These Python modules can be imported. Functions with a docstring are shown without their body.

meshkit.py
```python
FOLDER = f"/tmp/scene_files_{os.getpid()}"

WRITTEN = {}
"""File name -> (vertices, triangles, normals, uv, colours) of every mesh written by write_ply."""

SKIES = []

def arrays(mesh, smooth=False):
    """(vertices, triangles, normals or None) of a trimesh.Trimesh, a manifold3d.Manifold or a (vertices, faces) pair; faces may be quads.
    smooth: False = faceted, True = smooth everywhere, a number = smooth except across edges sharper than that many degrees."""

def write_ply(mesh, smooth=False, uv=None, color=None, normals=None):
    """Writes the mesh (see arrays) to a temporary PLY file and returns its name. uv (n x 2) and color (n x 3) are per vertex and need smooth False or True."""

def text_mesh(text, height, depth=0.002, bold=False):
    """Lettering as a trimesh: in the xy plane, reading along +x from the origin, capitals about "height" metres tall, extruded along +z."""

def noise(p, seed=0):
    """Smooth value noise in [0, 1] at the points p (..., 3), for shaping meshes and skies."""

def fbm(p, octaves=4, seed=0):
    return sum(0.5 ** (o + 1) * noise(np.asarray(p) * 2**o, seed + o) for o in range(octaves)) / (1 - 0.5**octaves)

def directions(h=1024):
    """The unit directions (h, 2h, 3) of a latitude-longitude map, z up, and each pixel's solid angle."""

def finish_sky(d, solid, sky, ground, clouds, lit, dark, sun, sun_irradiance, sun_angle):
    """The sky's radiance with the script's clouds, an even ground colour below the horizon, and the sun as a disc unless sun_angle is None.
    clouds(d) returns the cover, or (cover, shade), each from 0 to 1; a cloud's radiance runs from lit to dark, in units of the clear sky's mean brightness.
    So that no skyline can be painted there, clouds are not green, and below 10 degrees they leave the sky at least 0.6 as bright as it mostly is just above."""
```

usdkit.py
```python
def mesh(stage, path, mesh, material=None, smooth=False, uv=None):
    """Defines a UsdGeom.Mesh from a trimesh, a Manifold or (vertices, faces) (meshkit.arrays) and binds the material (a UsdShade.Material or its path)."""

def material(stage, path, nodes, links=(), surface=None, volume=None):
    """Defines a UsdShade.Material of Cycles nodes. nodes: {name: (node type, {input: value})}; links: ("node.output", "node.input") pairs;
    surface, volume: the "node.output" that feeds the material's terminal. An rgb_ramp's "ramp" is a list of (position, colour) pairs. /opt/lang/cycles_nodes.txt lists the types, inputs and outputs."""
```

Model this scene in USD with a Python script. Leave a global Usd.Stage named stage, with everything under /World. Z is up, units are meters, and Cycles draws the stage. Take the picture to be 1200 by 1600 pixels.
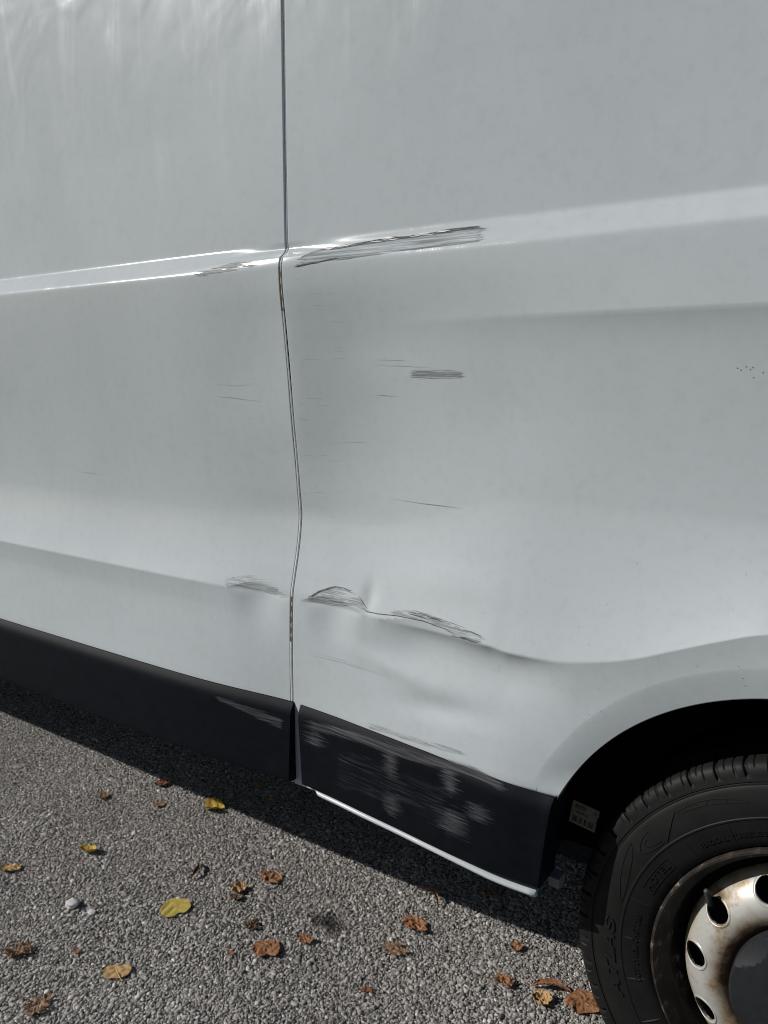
import math, random
import numpy as np, trimesh, manifold3d as m3, usdkit, meshkit
from pxr import Usd, UsdGeom, UsdLux, UsdShade, Gf, Sdf, Vt

random.seed(7); np.random.seed(7)
RNG = np.random.default_rng(7)
stage = Usd.Stage.CreateInMemory()
UsdGeom.SetStageUpAxis(stage, 'Z'); UsdGeom.SetStageMetersPerUnit(stage, 1.0)
UsdGeom.Xform.Define(stage, '/World'); UsdGeom.Scope.Define(stage, '/World/Looks')

# ------------------------------------------------------------------ camera, sky, sun, exposure
EYE = 1.19                                   # eye level above the asphalt; shapes below are measured from eye level
YAW, PITCH, ROLL, FOC = 0.58565417, 0.16529755, 0.00607983, 1200.0
EXPOSURE = -0.33
SUN_DIR = np.array([-0.77, -0.543, 0.59]); SUN_DIR /= np.linalg.norm(SUN_DIR)
SUN_I, SKY_S = 1.25, 0.05

fw = np.array([-math.sin(YAW) * math.cos(PITCH), math.cos(YAW) * math.cos(PITCH), -math.sin(PITCH)])
rt = np.cross(fw, [0, 0, 1]); rt /= np.linalg.norm(rt); up = np.cross(rt, fw)
rt, up = math.cos(ROLL) * rt + math.sin(ROLL) * up, -math.sin(ROLL) * rt + math.cos(ROLL) * up
cam = UsdGeom.Camera.Define(stage, '/World/camera')
mat4 = Gf.Matrix4d(*[float(v) for v in (*rt, 0, *up, 0, *(-fw), 0, 0, 0, EYE, 1)])
cam.AddTransformOp().Set(mat4)
cam.CreateHorizontalApertureAttr(24.0); cam.CreateVerticalApertureAttr(32.0); cam.CreateFocalLengthAttr(24.0)
cam.CreateClippingRangeAttr(Gf.Vec2f(0.05, 2000)); cam.CreateExposureAttr(EXPOSURE)

el, rot = math.asin(SUN_DIR[2]), math.atan2(SUN_DIR[0], SUN_DIR[1])
sky_m = usdkit.material(stage, '/World/Looks/sky', {
    's': ('sky_texture', {'sky_type': 'single_scattering', 'sun_disc': False, 'sun_elevation': el, 'sun_rotation': rot, 'air_density': 1.0, 'aerosol_density': 1.0}),
    'b': ('background_shader', {'strength': SKY_S})}, [('s.color', 'b.color')], surface='b.background')
sky = UsdLux.DomeLight.Define(stage, '/World/sky')
UsdShade.MaterialBindingAPI.Apply(sky.GetPrim()).Bind(sky_m)
sun = UsdLux.DistantLight.Define(stage, '/World/sun')
sun.CreateIntensityAttr(SUN_I); sun.CreateAngleAttr(0.53); sun.CreateColorAttr(Gf.Vec3f(1.0, 0.97, 0.925)); sun.CreateNormalizeAttr(True)
z_ = SUN_DIR; x_ = np.cross([0, 0, 1], z_); x_ /= np.linalg.norm(x_); y_ = np.cross(z_, x_)
sun.AddTransformOp().Set(Gf.Matrix4d(*[float(v) for v in (*x_, 0, *y_, 0, *z_, 0, 0, 0, 10, 1)]))

# ------------------------------------------------------------------ helpers
used = {}
def numbered(parent, name):
    k = used.get((parent, name), 0); used[(parent, name)] = k + 1
    return f'{parent}/{name}' + (f'_{k:03d}' if k else '')
def tag(prim, **kw):
    for k, v in kw.items(): prim.SetCustomDataByKey(k, v)
    return prim
ORIGIN = {}
def thing(name, loc, parent='/World', **kw):
    p = numbered(parent, name); x = UsdGeom.Xform.Define(stage, p)
    base = ORIGIN.get(parent, np.zeros(3)); loc = np.asarray(loc, float)
    x.AddTranslateOp().Set(Gf.Vec3d(*[float(v) for v in loc - base])); ORIGIN[p] = loc
    tag(x.GetPrim(), **kw); return p
def obj(name, mesh, material, parent='/World', smooth=35, lift=True, **kw):
    """one mesh; points given relative to eye level (lift) become world points, then local to the parent."""
    if hasattr(mesh, 'to_mesh'):
        mm = mesh.to_mesh(); v, f = np.array(mm.vert_properties[:, :3], float), np.array(mm.tri_verts)
    elif isinstance(mesh, (tuple, list)): v, f = np.asarray(mesh[0], float), np.asarray(mesh[1], int)
    else: v, f = np.array(mesh.vertices, float), np.array(mesh.faces)
    v = v + np.array([0, 0, EYE if lift else 0.0]) - ORIGIN.get(parent, np.zeros(3))
    p = numbered(parent, name)
    m = usdkit.mesh(stage, p, (v, f), material, smooth=smooth)
    tag(m.GetPrim(), **kw); return p
def ray(X, Y):
    return (X - 600) / FOC * rt - (Y - 800) / FOC * up + fw
def on_plane(X, Y, y):
    d = ray(X, Y); return d * (y / d[1])
def on_ground(X, Y, h=0.0):
    d = ray(X, Y); return d * (-(EYE - h) / d[2])
def smoothstep(a, b, x):
    t = np.clip((np.asarray(x, float) - a) / (b - a), 0, 1); return t * t * (3 - 2 * t)
def softplus(t): return np.where(t > 30, t, np.log1p(np.exp(np.minimum(t, 30))))
def grid_faces(nr, nc, flip=False):
    i = np.arange(nr - 1)[:, None] * nc + np.arange(nc - 1)[None]
    q = np.stack([i, i + 1, i + nc + 1, i + nc], -1).reshape(-1, 4)
    return q[:, ::-1] if flip else q
def quads2tri(q): return np.vstack([q[:, [0, 1, 2]], q[:, [0, 2, 3]]])
def merge(parts):
    vs, fs, n = [], [], 0
    for v, f in parts: vs.append(np.asarray(v)); fs.append(np.asarray(f) + n); n += len(v)
    return np.vstack(vs), np.vstack(fs)

def looks(name, nodes, links, surface): return usdkit.material(stage, '/World/Looks/' + name, nodes, links, surface=surface)
def plain(name, col, rough=0.5, metal=0.0, spec=0.5, var=0.0, scale=20.0, bump=0.0, bscale=200.0):
    n = {'p': ('principled_bsdf', {'base_color': col, 'roughness': rough, 'metallic': metal, 'specular_ior_level': spec}), 'g': ('geometry', {})}
    l = []
    if var:
        n['n'] = ('noise_texture', {'scale': scale, 'detail': 5.0, 'roughness': 0.6})
        lo, hi = [c * (1 - var) for c in col], [min(1, c * (1 + var)) for c in col]
        n['r'] = ('rgb_ramp', {'ramp': [(0.3, lo), (0.7, hi)]})
        l += [('g.position', 'n.vector'), ('n.fac', 'r.fac'), ('r.color', 'p.base_color')]
    if bump:
        n['bn'] = ('noise_texture', {'scale': bscale, 'detail': 3.0}); n['b'] = ('bump', {'strength': bump, 'distance': 0.002})
        l += [('g.position', 'bn.vector'), ('bn.fac', 'b.height'), ('b.normal', 'p.normal')]
    return looks(name, n, l, 'p.BSDF')

# ------------------------------------------------------------------ materials
PAINT_COL = (0.475, 0.52, 0.54)
def paint_mat():
    n = {'g': ('geometry', {}),
         'n1': ('noise_texture', {'scale': 3.5, 'detail': 4.0, 'roughness': 0.55}),
         'n2': ('noise_texture', {'scale': 60.0, 'detail': 6.0, 'roughness': 0.65}),
         'r1': ('rgb_ramp', {'ramp': [(0.35, [c * 0.965 for c in PAINT_COL]), (0.65, [min(1, c * 1.02) for c in PAINT_COL])]}),
         'r2': ('rgb_ramp', {'ramp': [(0.25, (0.93, 0.93, 0.925)), (0.5, (1, 1, 1))]}),
         'mx': ('mix', {'mix_type': 'multiply', 'fac': 1.0}),
         # wiped, swirled haze: soft streaks where the clear coat is dulled, and slanting hair-fine scratches
         'mpA': ('mapping', {'mapping_type': 'point', 'rotation': (0, 0.12, 0), 'scale': (15, 1, 3.2)}),
         'sA': ('noise_texture', {'scale': 1.0, 'detail': 5.0, 'roughness': 0.62, 'distortion': 0.6}), 'mpC': ('mapping', {'mapping_type': 'point', 'rotation': (0, -0.25, 0), 'scale': (6.5, 1, 4.2)}), 'sC': ('noise_texture', {'scale': 1.0, 'detail': 2.2, 'roughness': 0.5, 'distortion': 0.8}),
         'cw': ('rgb_ramp', {'ramp': [(0.50, (0.0,) * 3), (0.60, (0.4,) * 3), (0.70, (1.0,) * 3)]}), 'cb': ('rgb_to_bw', {}),
         'mpB': ('mapping', {'mapping_type': 'point', 'rotation': (0, -0.75, 0), 'scale': (700, 1, 35)}),
         'sB': ('noise_texture', {'scale': 1.0, 'detail': 2.0}),
         'bA': ('bump', {'strength': 0.35, 'distance': 0.0006}),
         'bL': ('bump', {'strength': 1.0, 'distance': 0.0060}), 'sz': ('separate_xyz', {}), 'zm': ('map_range', {'from_min': 1.66, 'from_max': 1.98, 'to_min': 0.0, 'to_max': 1.0, 'clamp': True}), 'hm': ('math', {'math_type': 'multiply'}),
         'pl': ('noise_texture', {'scale': 900.0, 'detail': 1.0}),
         'bP': ('bump', {'strength': 0.04, 'distance': 0.0004}),
         'p': ('principled_bsdf', {'specular_ior_level': 0.32, 'roughness': 0.19, 'coat_roughness': 0.22})}
    l = [('g.position', 'n1.vector'), ('g.position', 'n2.vector'), ('n1.fac', 'r1.fac'), ('n2.fac', 'r2.fac'), ('r1.color', 'mx.color1'), ('r2.color', 'mx.color2'), ('mx.color', 'p.base_color'),
         ('g.position', 'mpA.vector'), ('mpA.vector', 'sA.vector'), ('g.position', 'mpB.vector'), ('mpB.vector', 'sB.vector'),
         ('sA.fac', 'cw.fac'), ('cw.color', 'cb.color'), ('cb.val', 'p.coat_weight'),
         ('g.position', 'sz.vector'), ('sz.z', 'zm.value'), ('zm.result', 'hm.value1'), ('g.position', 'mpC.vector'), ('mpC.vector', 'sC.vector'), ('sC.fac', 'hm.value2'), ('hm.value', 'bL.height'), ('sB.fac', 'bA.height'), ('bL.normal', 'bA.normal'), ('bA.normal', 'p.coat_normal'), ('bL.normal', 'bP.normal'), ('g.position', 'pl.vector'), ('pl.fac', 'bP.height'), ('bP.normal', 'p.normal')]
    return looks('white_paint', n, l, 'p.BSDF')
M_PAINT = paint_mat()
M_BLACK = plain('black_plastic', (0.0042, 0.0055, 0.0085), 0.52, spec=0.09, var=0.25, scale=40, bump=0.15, bscale=1500)
M_LINER = plain('arch_liner', (0.006, 0.006, 0.007), 0.8, spec=0.1)
M_SEAL = plain('rubber_seal', (0.02, 0.019, 0.018), 0.7)
M_BEAD = plain('pale_trim', (0.66, 0.67, 0.67), 0.3, var=0.1, scale=60)
M_DIRT = plain('brown_grime', (0.13, 0.095, 0.07), 0.9, var=0.5, scale=300)
M_RUBBER = plain('tyre_rubber', (0.0085, 0.0085, 0.0085), 0.6, spec=0.25, var=0.3, scale=30, bump=0.1, bscale=900)
M_LETTER = plain('tyre_lettering', (0.010, 0.010, 0.010), 0.5, spec=0.35)
M_DARKMETAL = plain('dark_metal', (0.01, 0.009, 0.008), 0.7, var=0.6, scale=60)
M_CAP = plain('cap_plastic', (0.020, 0.0215, 0.024), 0.5, spec=0.3, var=0.15, scale=80)
M_VALVE = plain('valve_rubber', (0.05, 0.05, 0.052), 0.5)
M_BRACKET = plain('grey_bracket', (0.25, 0.25, 0.24), 0.6)
M_UNDER = plain('underbody', (0.015, 0.015, 0.015), 0.9)
def island(name, a, b, c=None, rough=0.7):
    ramp = [(0.0, a), (0.5, c or [(x + y) / 2 for x, y in zip(a, b)]), (1.0, b)]
    return looks(name, {'g': ('geometry', {}), 'r': ('rgb_ramp', {'ramp': ramp}), 'p': ('principled_bsdf', {'roughness': rough, 'specular_ior_level': 0.3})},
                 [('g.random_per_island', 'r.fac'), ('r.color', 'p.base_color')], 'p.BSDF')
M_SCR_DARK = island('scrape_dark', (0.09, 0.09, 0.09), (0.36, 0.363, 0.365))
M_SCR_GREY = island('scrape_grey', (0.46, 0.475, 0.48), (0.66, 0.675, 0.68))
M_SCR_SOFT = island('scrape_soft', (0.22, 0.224, 0.228), (0.50, 0.51, 0.515))
M_SCR_PALE = island('scrape_pale', (0.5, 0.52, 0.52), (0.58, 0.6, 0.6), rough=0.4)
M_SCR_WHITE = island('scrape_white', (0.7, 0.71, 0.71), (0.85, 0.85, 0.85), rough=0.4)
M_SCUFF = island('scuff_grey', (0.03, 0.031, 0.038), (0.17, 0.175, 0.20))

WC = np.array([-0.010, 0.0, -0.852])         # wheel axis (x, -, z)
def steel_mat():
    wc = (WC[0], 0.0, WC[2] + EYE)
    n = {'g': ('geometry', {}), 'sub': ('vector_math', {'math_type': 'subtract', 'vector2': wc}), 'flat': ('vector_math', {'math_type': 'multiply', 'vector2': (1, 0, 1)}),
         'len': ('vector_math', {'math_type': 'length'}),
         'n': ('noise_texture', {'scale': 38.0, 'detail': 6.0, 'roughness': 0.65}), 'n2': ('noise_texture', {'scale': 17.0, 'detail': 7.0, 'roughness': 0.68}),
         'k': ('math', {'math_type': 'multiply_add', 'value2': 0.05, 'value3': -0.025}), 'rr': ('math', {'math_type': 'add'}),
         'm': ('map_range', {'from_min': 0.10, 'from_max': 0.20, 'to_min': 0.0, 'to_max': 1.0, 'clamp': True}),
         'ramp': ('rgb_ramp', {'ramp': [(0.0, (0.05, 0.03, 0.02)), (0.22, (0.10, 0.055, 0.03)), (0.32, (0.30, 0.22, 0.15)), (0.42, (0.38, 0.36, 0.32)), (0.55, (0.46, 0.455, 0.43)), (0.76, (0.47, 0.46, 0.43)), (0.86, (0.42, 0.36, 0.25)), (1.0, (0.22, 0.13, 0.07))]}),
         'spot': ('rgb_ramp', {'ramp': [(0.33, (0.22, 0.13, 0.07)), (0.40, (0.75, 0.62, 0.45)), (0.47, (1, 1, 1))]}), 'mx': ('mix', {'mix_type': 'multiply', 'fac': 0.9}),
         'p': ('principled_bsdf', {'roughness': 0.38, 'metallic': 0.25})}
    l = [('g.position', 'sub.vector1'), ('sub.vector', 'flat.vector1'), ('flat.vector', 'len.vector1'), ('g.position', 'n.vector'), ('g.position', 'n2.vector'), ('n.fac', 'k.value1'),
         ('len.value', 'rr.value1'), ('k.value', 'rr.value2'), ('rr.value', 'm.value'), ('m.result', 'ramp.fac'), ('ramp.color', 'mx.color1'), ('n2.fac', 'spot.fac'), ('spot.color', 'mx.color2'), ('mx.color', 'p.base_color')]
    return looks('painted_steel', n, l, 'p.BSDF')
M_STEEL = steel_mat()
M_FLANGE = looks('rusty_rim', {'g': ('geometry', {}), 'n': ('noise_texture', {'scale': 32.0, 'detail': 7.0, 'roughness': 0.7}),
    'r': ('rgb_ramp', {'ramp': [(0.42, (0.005, 0.004, 0.0035)), (0.53, (0.018, 0.012, 0.008)), (0.60, (0.05, 0.033, 0.022)), (0.67, (0.28, 0.25, 0.21))]}),
    'b': ('bump', {'strength': 0.5, 'distance': 0.002}), 'p': ('principled_bsdf', {'roughness': 0.7})},
    [('g.position', 'n.vector'), ('n.fac', 'r.fac'), ('r.color', 'p.base_color'), ('n.fac', 'b.height'), ('b.normal', 'p.normal')], 'p.BSDF')

# ------------------------------------------------------------------ the ground
STAIN = on_ground(515, 1443)
def stain_nodes(n, l, col_out, bsdf, lo=0.12):
    """an oil spot soaked into the asphalt, ragged edged"""
    n.update({'so': ('vector_math', {'math_type': 'subtract', 'vector2': (STAIN[0], STAIN[1], 0)}), 'ss': ('vector_math', {'math_type': 'multiply', 'vector2': (14.0, 24.0, 0)}),
              'sl': ('vector_math', {'math_type': 'length'}), 'sn': ('noise_texture', {'scale': 45.0, 'detail': 4.0, 'roughness': 0.7}),
              'sa': ('math', {'math_type': 'multiply_add', 'value2': 1.5}), 'sr': ('rgb_ramp', {'ramp': [(0.55, (lo,) * 3), (1.0, (1, 1, 1))]}), 'sd': ('math', {'math_type': 'multiply', 'value2': 0.6}),
              'sm': ('mix', {'mix_type': 'multiply', 'fac': 1.0})})
    l += [('g.position', 'so.vector1'), ('so.vector', 'ss.vector1'), ('ss.vector', 'sl.vector1'), ('g.position', 'sn.vector'), ('sn.fac', 'sa.value1'), ('sl.value', 'sa.value3'),
          ('sa.value', 'sd.value1'), ('sd.value', 'sr.fac'), (col_out, 'sm.color1'), ('sr.color', 'sm.color2'), ('sm.color', bsdf)]
def asphalt_mat():
    n = {'g': ('geometry', {}), 'v': ('voronoi_texture', {'scale': 170.0}), 'n': ('noise_texture', {'scale': 400.0, 'detail': 3.0}),
         'r': ('rgb_ramp', {'ramp': [(0.3, (0.045, 0.043, 0.040)), (0.75, (0.12, 0.115, 0.108))]}), 'b': ('bump', {'strength': 0.8, 'distance': 0.004, 'invert': True}),
         'p': ('principled_bsdf', {'roughness': 0.9, 'specular_ior_level': 0.2})}
    l = [('g.position', 'v.vector'), ('g.position', 'n.vector'), ('n.fac', 'r.fac'), ('v.distance', 'b.height'), ('b.normal', 'p.normal')]
    stain_nodes(n, l, 'r.color', 'p.base_color')
    return looks('asphalt', n, l, 'p.BSDF')
M_ASPHALT = asphalt_mat()
def chip_mat(name, col):
    n = {'g': ('geometry', {}), 'o': ('object_info', {}), 'n': ('noise_texture', {'scale': 500.0, 'detail': 3.0}), 'nl': ('noise_texture', {'scale': 2.2, 'detail': 3.0}),
         'r': ('rgb_ramp', {'ramp': [(0.3, [c * 0.75 for c in col]), (0.7, [c * 1.2 for c in col])]}),
         'rl': ('rgb_ramp', {'ramp': [(0.3, (0.86, 0.85, 0.84)), (0.7, (1.1, 1.1, 1.1))]}), 'ml': ('mix', {'mix_type': 'multiply', 'fac': 1.0}),
         'p': ('principled_bsdf', {'roughness': 0.72, 'specular_ior_level': 0.35})}
    l = [('g.position', 'n.vector'), ('g.position', 'nl.vector'), ('n.fac', 'r.fac'), ('nl.fac', 'rl.fac'), ('r.color', 'ml.color1'), ('rl.color', 'ml.color2')]
    stain_nodes(n, l, 'ml.color', 'p.base_color')
    return looks(name, n, l, 'p.BSDF')

S = 60.0
gx = np.linspace(-S, S, 41)
gv = np.array([(x, y, 0.0) for y in gx for x in gx])
obj('asphalt', (gv, quads2tri(grid_faces(41, 41))), M_ASPHALT, lift=False, smooth=False, kind='structure', label='worn grey asphalt of exposed stone chips', category='asphalt')

def chippings():
    path = '/World/asphalt_chippings'
    pi = UsdGeom.PointInstancer.Define(stage, path)
    tag(pi.GetPrim(), kind='stuff', label='loose looking grey stone chips set in the asphalt surface', category='gravel')
    cols = [(0.23, 0.218, 0.206), (0.30, 0.286, 0.27), (0.37, 0.354, 0.334), (0.47, 0.452, 0.427), (0.28, 0.252, 0.226), (0.39, 0.358, 0.32), (0.14, 0.136, 0.131), (0.62, 0.605, 0.575)]
    for k, c in enumerate(cols):
        s = trimesh.creation.icosphere(1)
        v = s.vertices * (1 + 0.30 * (meshkit.noise(s.vertices * 1.3 + 7.1 * k, k)[:, None] - 0.5))
        v = np.sign(v) * np.abs(v) ** 0.8
        v = v * [1.0, 0.78, 0.58]
        m = usdkit.mesh(stage, f'{path}/chip' + (f'_{k:03d}' if k else ''), (v, s.faces), chip_mat('chip_grey' + (f'_{k:03d}' if k else ''), c), smooth=False)
        pi.GetPrototypesRel().AddTarget(m.GetPath())
    st = 0.0046
    X, Y = np.meshgrid(np.arange(-3.3, 0.35, st), np.arange(0.35, 1.75, st * 0.9))
    n = X.size
    P = np.stack([X.ravel(), Y.ravel(), np.zeros(n)], 1)
    P[:, :2] += RNG.uniform(-0.5, 0.5, (n, 2)) * st
    # only the ground between the photographer and the van: the sheet's own relief carries on beyond
    q0, q1 = on_ground(0, 1600), on_ground(1000, 1600)
    d = (q1 - q0)[:2]; d /= np.linalg.norm(d); nn = np.array([-d[1], d[0]])
    P = P[(P[:, :2] - q0[:2]) @ nn > -0.30]; n = len(P)
    size = RNG.lognormal(math.log(0.0026), 0.36, n).clip(0.0012, 0.0062)
    P[:, 2] = size * RNG.uniform(-0.25, 0.22, n) + 0.0010 * (meshkit.noise(P * 60, 3) - 0.5)
    keep = RNG.random(n) > 0.05 + 0.12 * (meshkit.noise(P * 9, 8) > 0.66)
    P, size = P[keep], size[keep]; n = len(P)
    yaw, tl, az = RNG.uniform(0, 6.283, n), RNG.normal(0, 0.33, n), RNG.uniform(0, 6.283, n)
    qa = np.stack([np.cos(yaw / 2), 0 * yaw, 0 * yaw, np.sin(yaw / 2)], 1)
    qb = np.stack([np.cos(tl / 2), np.sin(tl / 2) * np.cos(az), np.sin(tl / 2) * np.sin(az), 0 * tl], 1)
    w1, x1, y1, z1 = qb.T; w2, x2, y2, z2 = qa.T
    q = np.stack([x1 * w2 + w1 * x2 + y1 * z2 - z1 * y2, w1 * y2 - x1 * z2 + y1 * w2 + z1 * x2, w1 * z2 + x1 * y2 - y1 * x2 + z1 * w2, w1 * w2 - x1 * x2 - y1 * y2 - z1 * z2], 1)
    pi.CreateProtoIndicesAttr(Vt.IntArray.FromNumpy(RNG.choice(len(cols), n, p=[.19, .22, .17, .08, .12, .08, .11, .03]).astype(np.int32)))
    pi.CreatePositionsAttr(Vt.Vec3fArray.FromNumpy(P.astype(np.float32)))
    pi.CreateOrientationsAttr(Vt.QuathArray.FromNumpy(q.astype(np.float16)))
    pi.CreateScalesAttr(Vt.Vec3fArray.FromNumpy((size[:, None] * RNG.uniform(0.8, 1.25, (n, 3))).astype(np.float32)))
chippings()

# ------------------------------------------------------------------ the van
Y0 = 1.083                                    # the plane of the lower panels' skin
SEAM, GAP = -0.950, 0.0054
ZA, ZB, ZM, ZSILL, ZTOP = 0.247, 0.205, -0.6245, -0.797, 0.98
ARC, ARZ, ARR = -0.0298, -0.784, 0.3855        # wheel arch opening
VAN = thing('white_van', (-0.9, 2.05, 0.0), label='white van with a dented and scraped side panel, parked on the asphalt', category='van')

d_x = np.array([-4, -0.50, -0.468, -0.40, -0.336, -0.28, -0.23, -0.17, -0.113, -0.03, 0.05, 0.12, 0.3, 1.5])
d_z = np.array([-0.404, -0.404, -0.408, -0.406, -0.395, -0.379, -0.358, -0.332, -0.311, -0.298, -0.31, -0.33, -0.40, -0.41])
from scipy.interpolate import PchipInterpolator, CubicSpline
swage = PchipInterpolator(d_x * 1.023, d_z * 1.023)
# how deep the panel edge lies along the door gap, from top to bottom: (z, y)
g_z = np.array([1.2, 0.63, 0.483, 0.38, 0.285, 0.252, 0.242, 0.234, 0.222, 0.203, 0.176, 0.111, 0.022, -0.071, -0.142, -0.203, -0.25, -0.289, -0.325, -0.367, -0.409, -0.484, -0.561, -0.611, -0.9])
g_y = np.array([1.1075, 1.1075, 1.1073, 1.1073, 1.1074, 1.1076, 1.1092, 1.1055, 1.0925, 1.0889, 1.0899, 1.0970, 1.1073, 1.1181, 1.1277, 1.1341, 1.1384, 1.1344, 1.1279, 1.1175, 1.1089, 1.1054, 1.1044, 1.1049, 1.1049])
gap_y = PchipInterpolator(g_z[::-1], g_y[::-1])

def sramp(z, za, zb, r):                      # 0 at zb and below, 1 at za and above, corners rounded by r
    return (softplus((z - zb) / r) - softplus((z - za) / r)) * r / (za - zb)
def body_h(x, z):
    """undamaged skin: how far it stands out from the plane Y0"""
    x, z = np.broadcast_arrays(np.asarray(x, float), np.asarray(z, float))
    zd = swage(x)
    right = smoothstep(-0.80, -0.25, x)
    h = -(0.0245 + 0.007 * smoothstep(-1.0, 0.3, x)) * (0.90 * sramp(z, ZA - 0.003, ZB + 0.003, 0.0019) + 0.10 * sramp(z, ZA + 0.002, ZA - 0.006, 0.0014))
    zc = 0.102
    # ridge that fades in towards the wheel: tilts up above zc, falls away below it
    h = h + right * 0.0095 * np.where(z > zc, np.clip((ZB - z) / (ZB - zc), 0, 1), np.exp(-np.clip(zc - z, 0, 1) / 0.036))
    # gently hollow flank, then a flare down to the swage line
    flank_top, knee = ZB, -0.262 + 0.085 * smoothstep(-0.85, -0.45, x)
    t = np.clip((flank_top - z) / (flank_top - knee), 0, 1)
    h = h - (0.048 - 0.016 * smoothstep(-0.85, -0.45, x)) * 1.22 * (t ** 1.1 - t ** 5.5 / 5.5)
    s = np.clip((knee - z) / (knee - zd), 0, 1)
    h = h + (0.038 + 0.006 * smoothstep(-0.8, -0.3, x)) * np.where(z > zd, s ** (1.8 - 0.15 * smoothstep(-0.85, -0.45, x)), 1.0)
    under = np.clip((zd - z) / 0.08, 0, 1)
    h = h - 0.005 * np.where(z < zd, under * (2 - under), 0)
    m = np.clip((-0.46 - z) / (-0.46 - ZM), 0, 1)
    h = h + 0.016 * m ** 1.3 * (1 - smoothstep(-0.5, -0.3, x))
    h = h - 0.022 * smoothstep(ZM - 0.004, ZM - 0.03, z)
    # rolled lip round the wheel opening
    r = np.hypot(x - ARC, z - ARZ)
    ang_ok = smoothstep(-0.64, -0.58, z)
    h = h - 0.007 * np.clip((ARR + 0.042 - r) / 0.042, 0, 1) ** 1.3 * ang_ok
    return h
def g2(x, z, cx, cz, sx, sz, rot=0.0):
    dx, dz = x - cx, z - cz; c, s = math.cos(rot), math.sin(rot)
    u, v = dx * c + dz * s, -dx * s + dz * c
    return np.exp(-(u / sx) ** 2 - (v / sz) ** 2)
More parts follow.
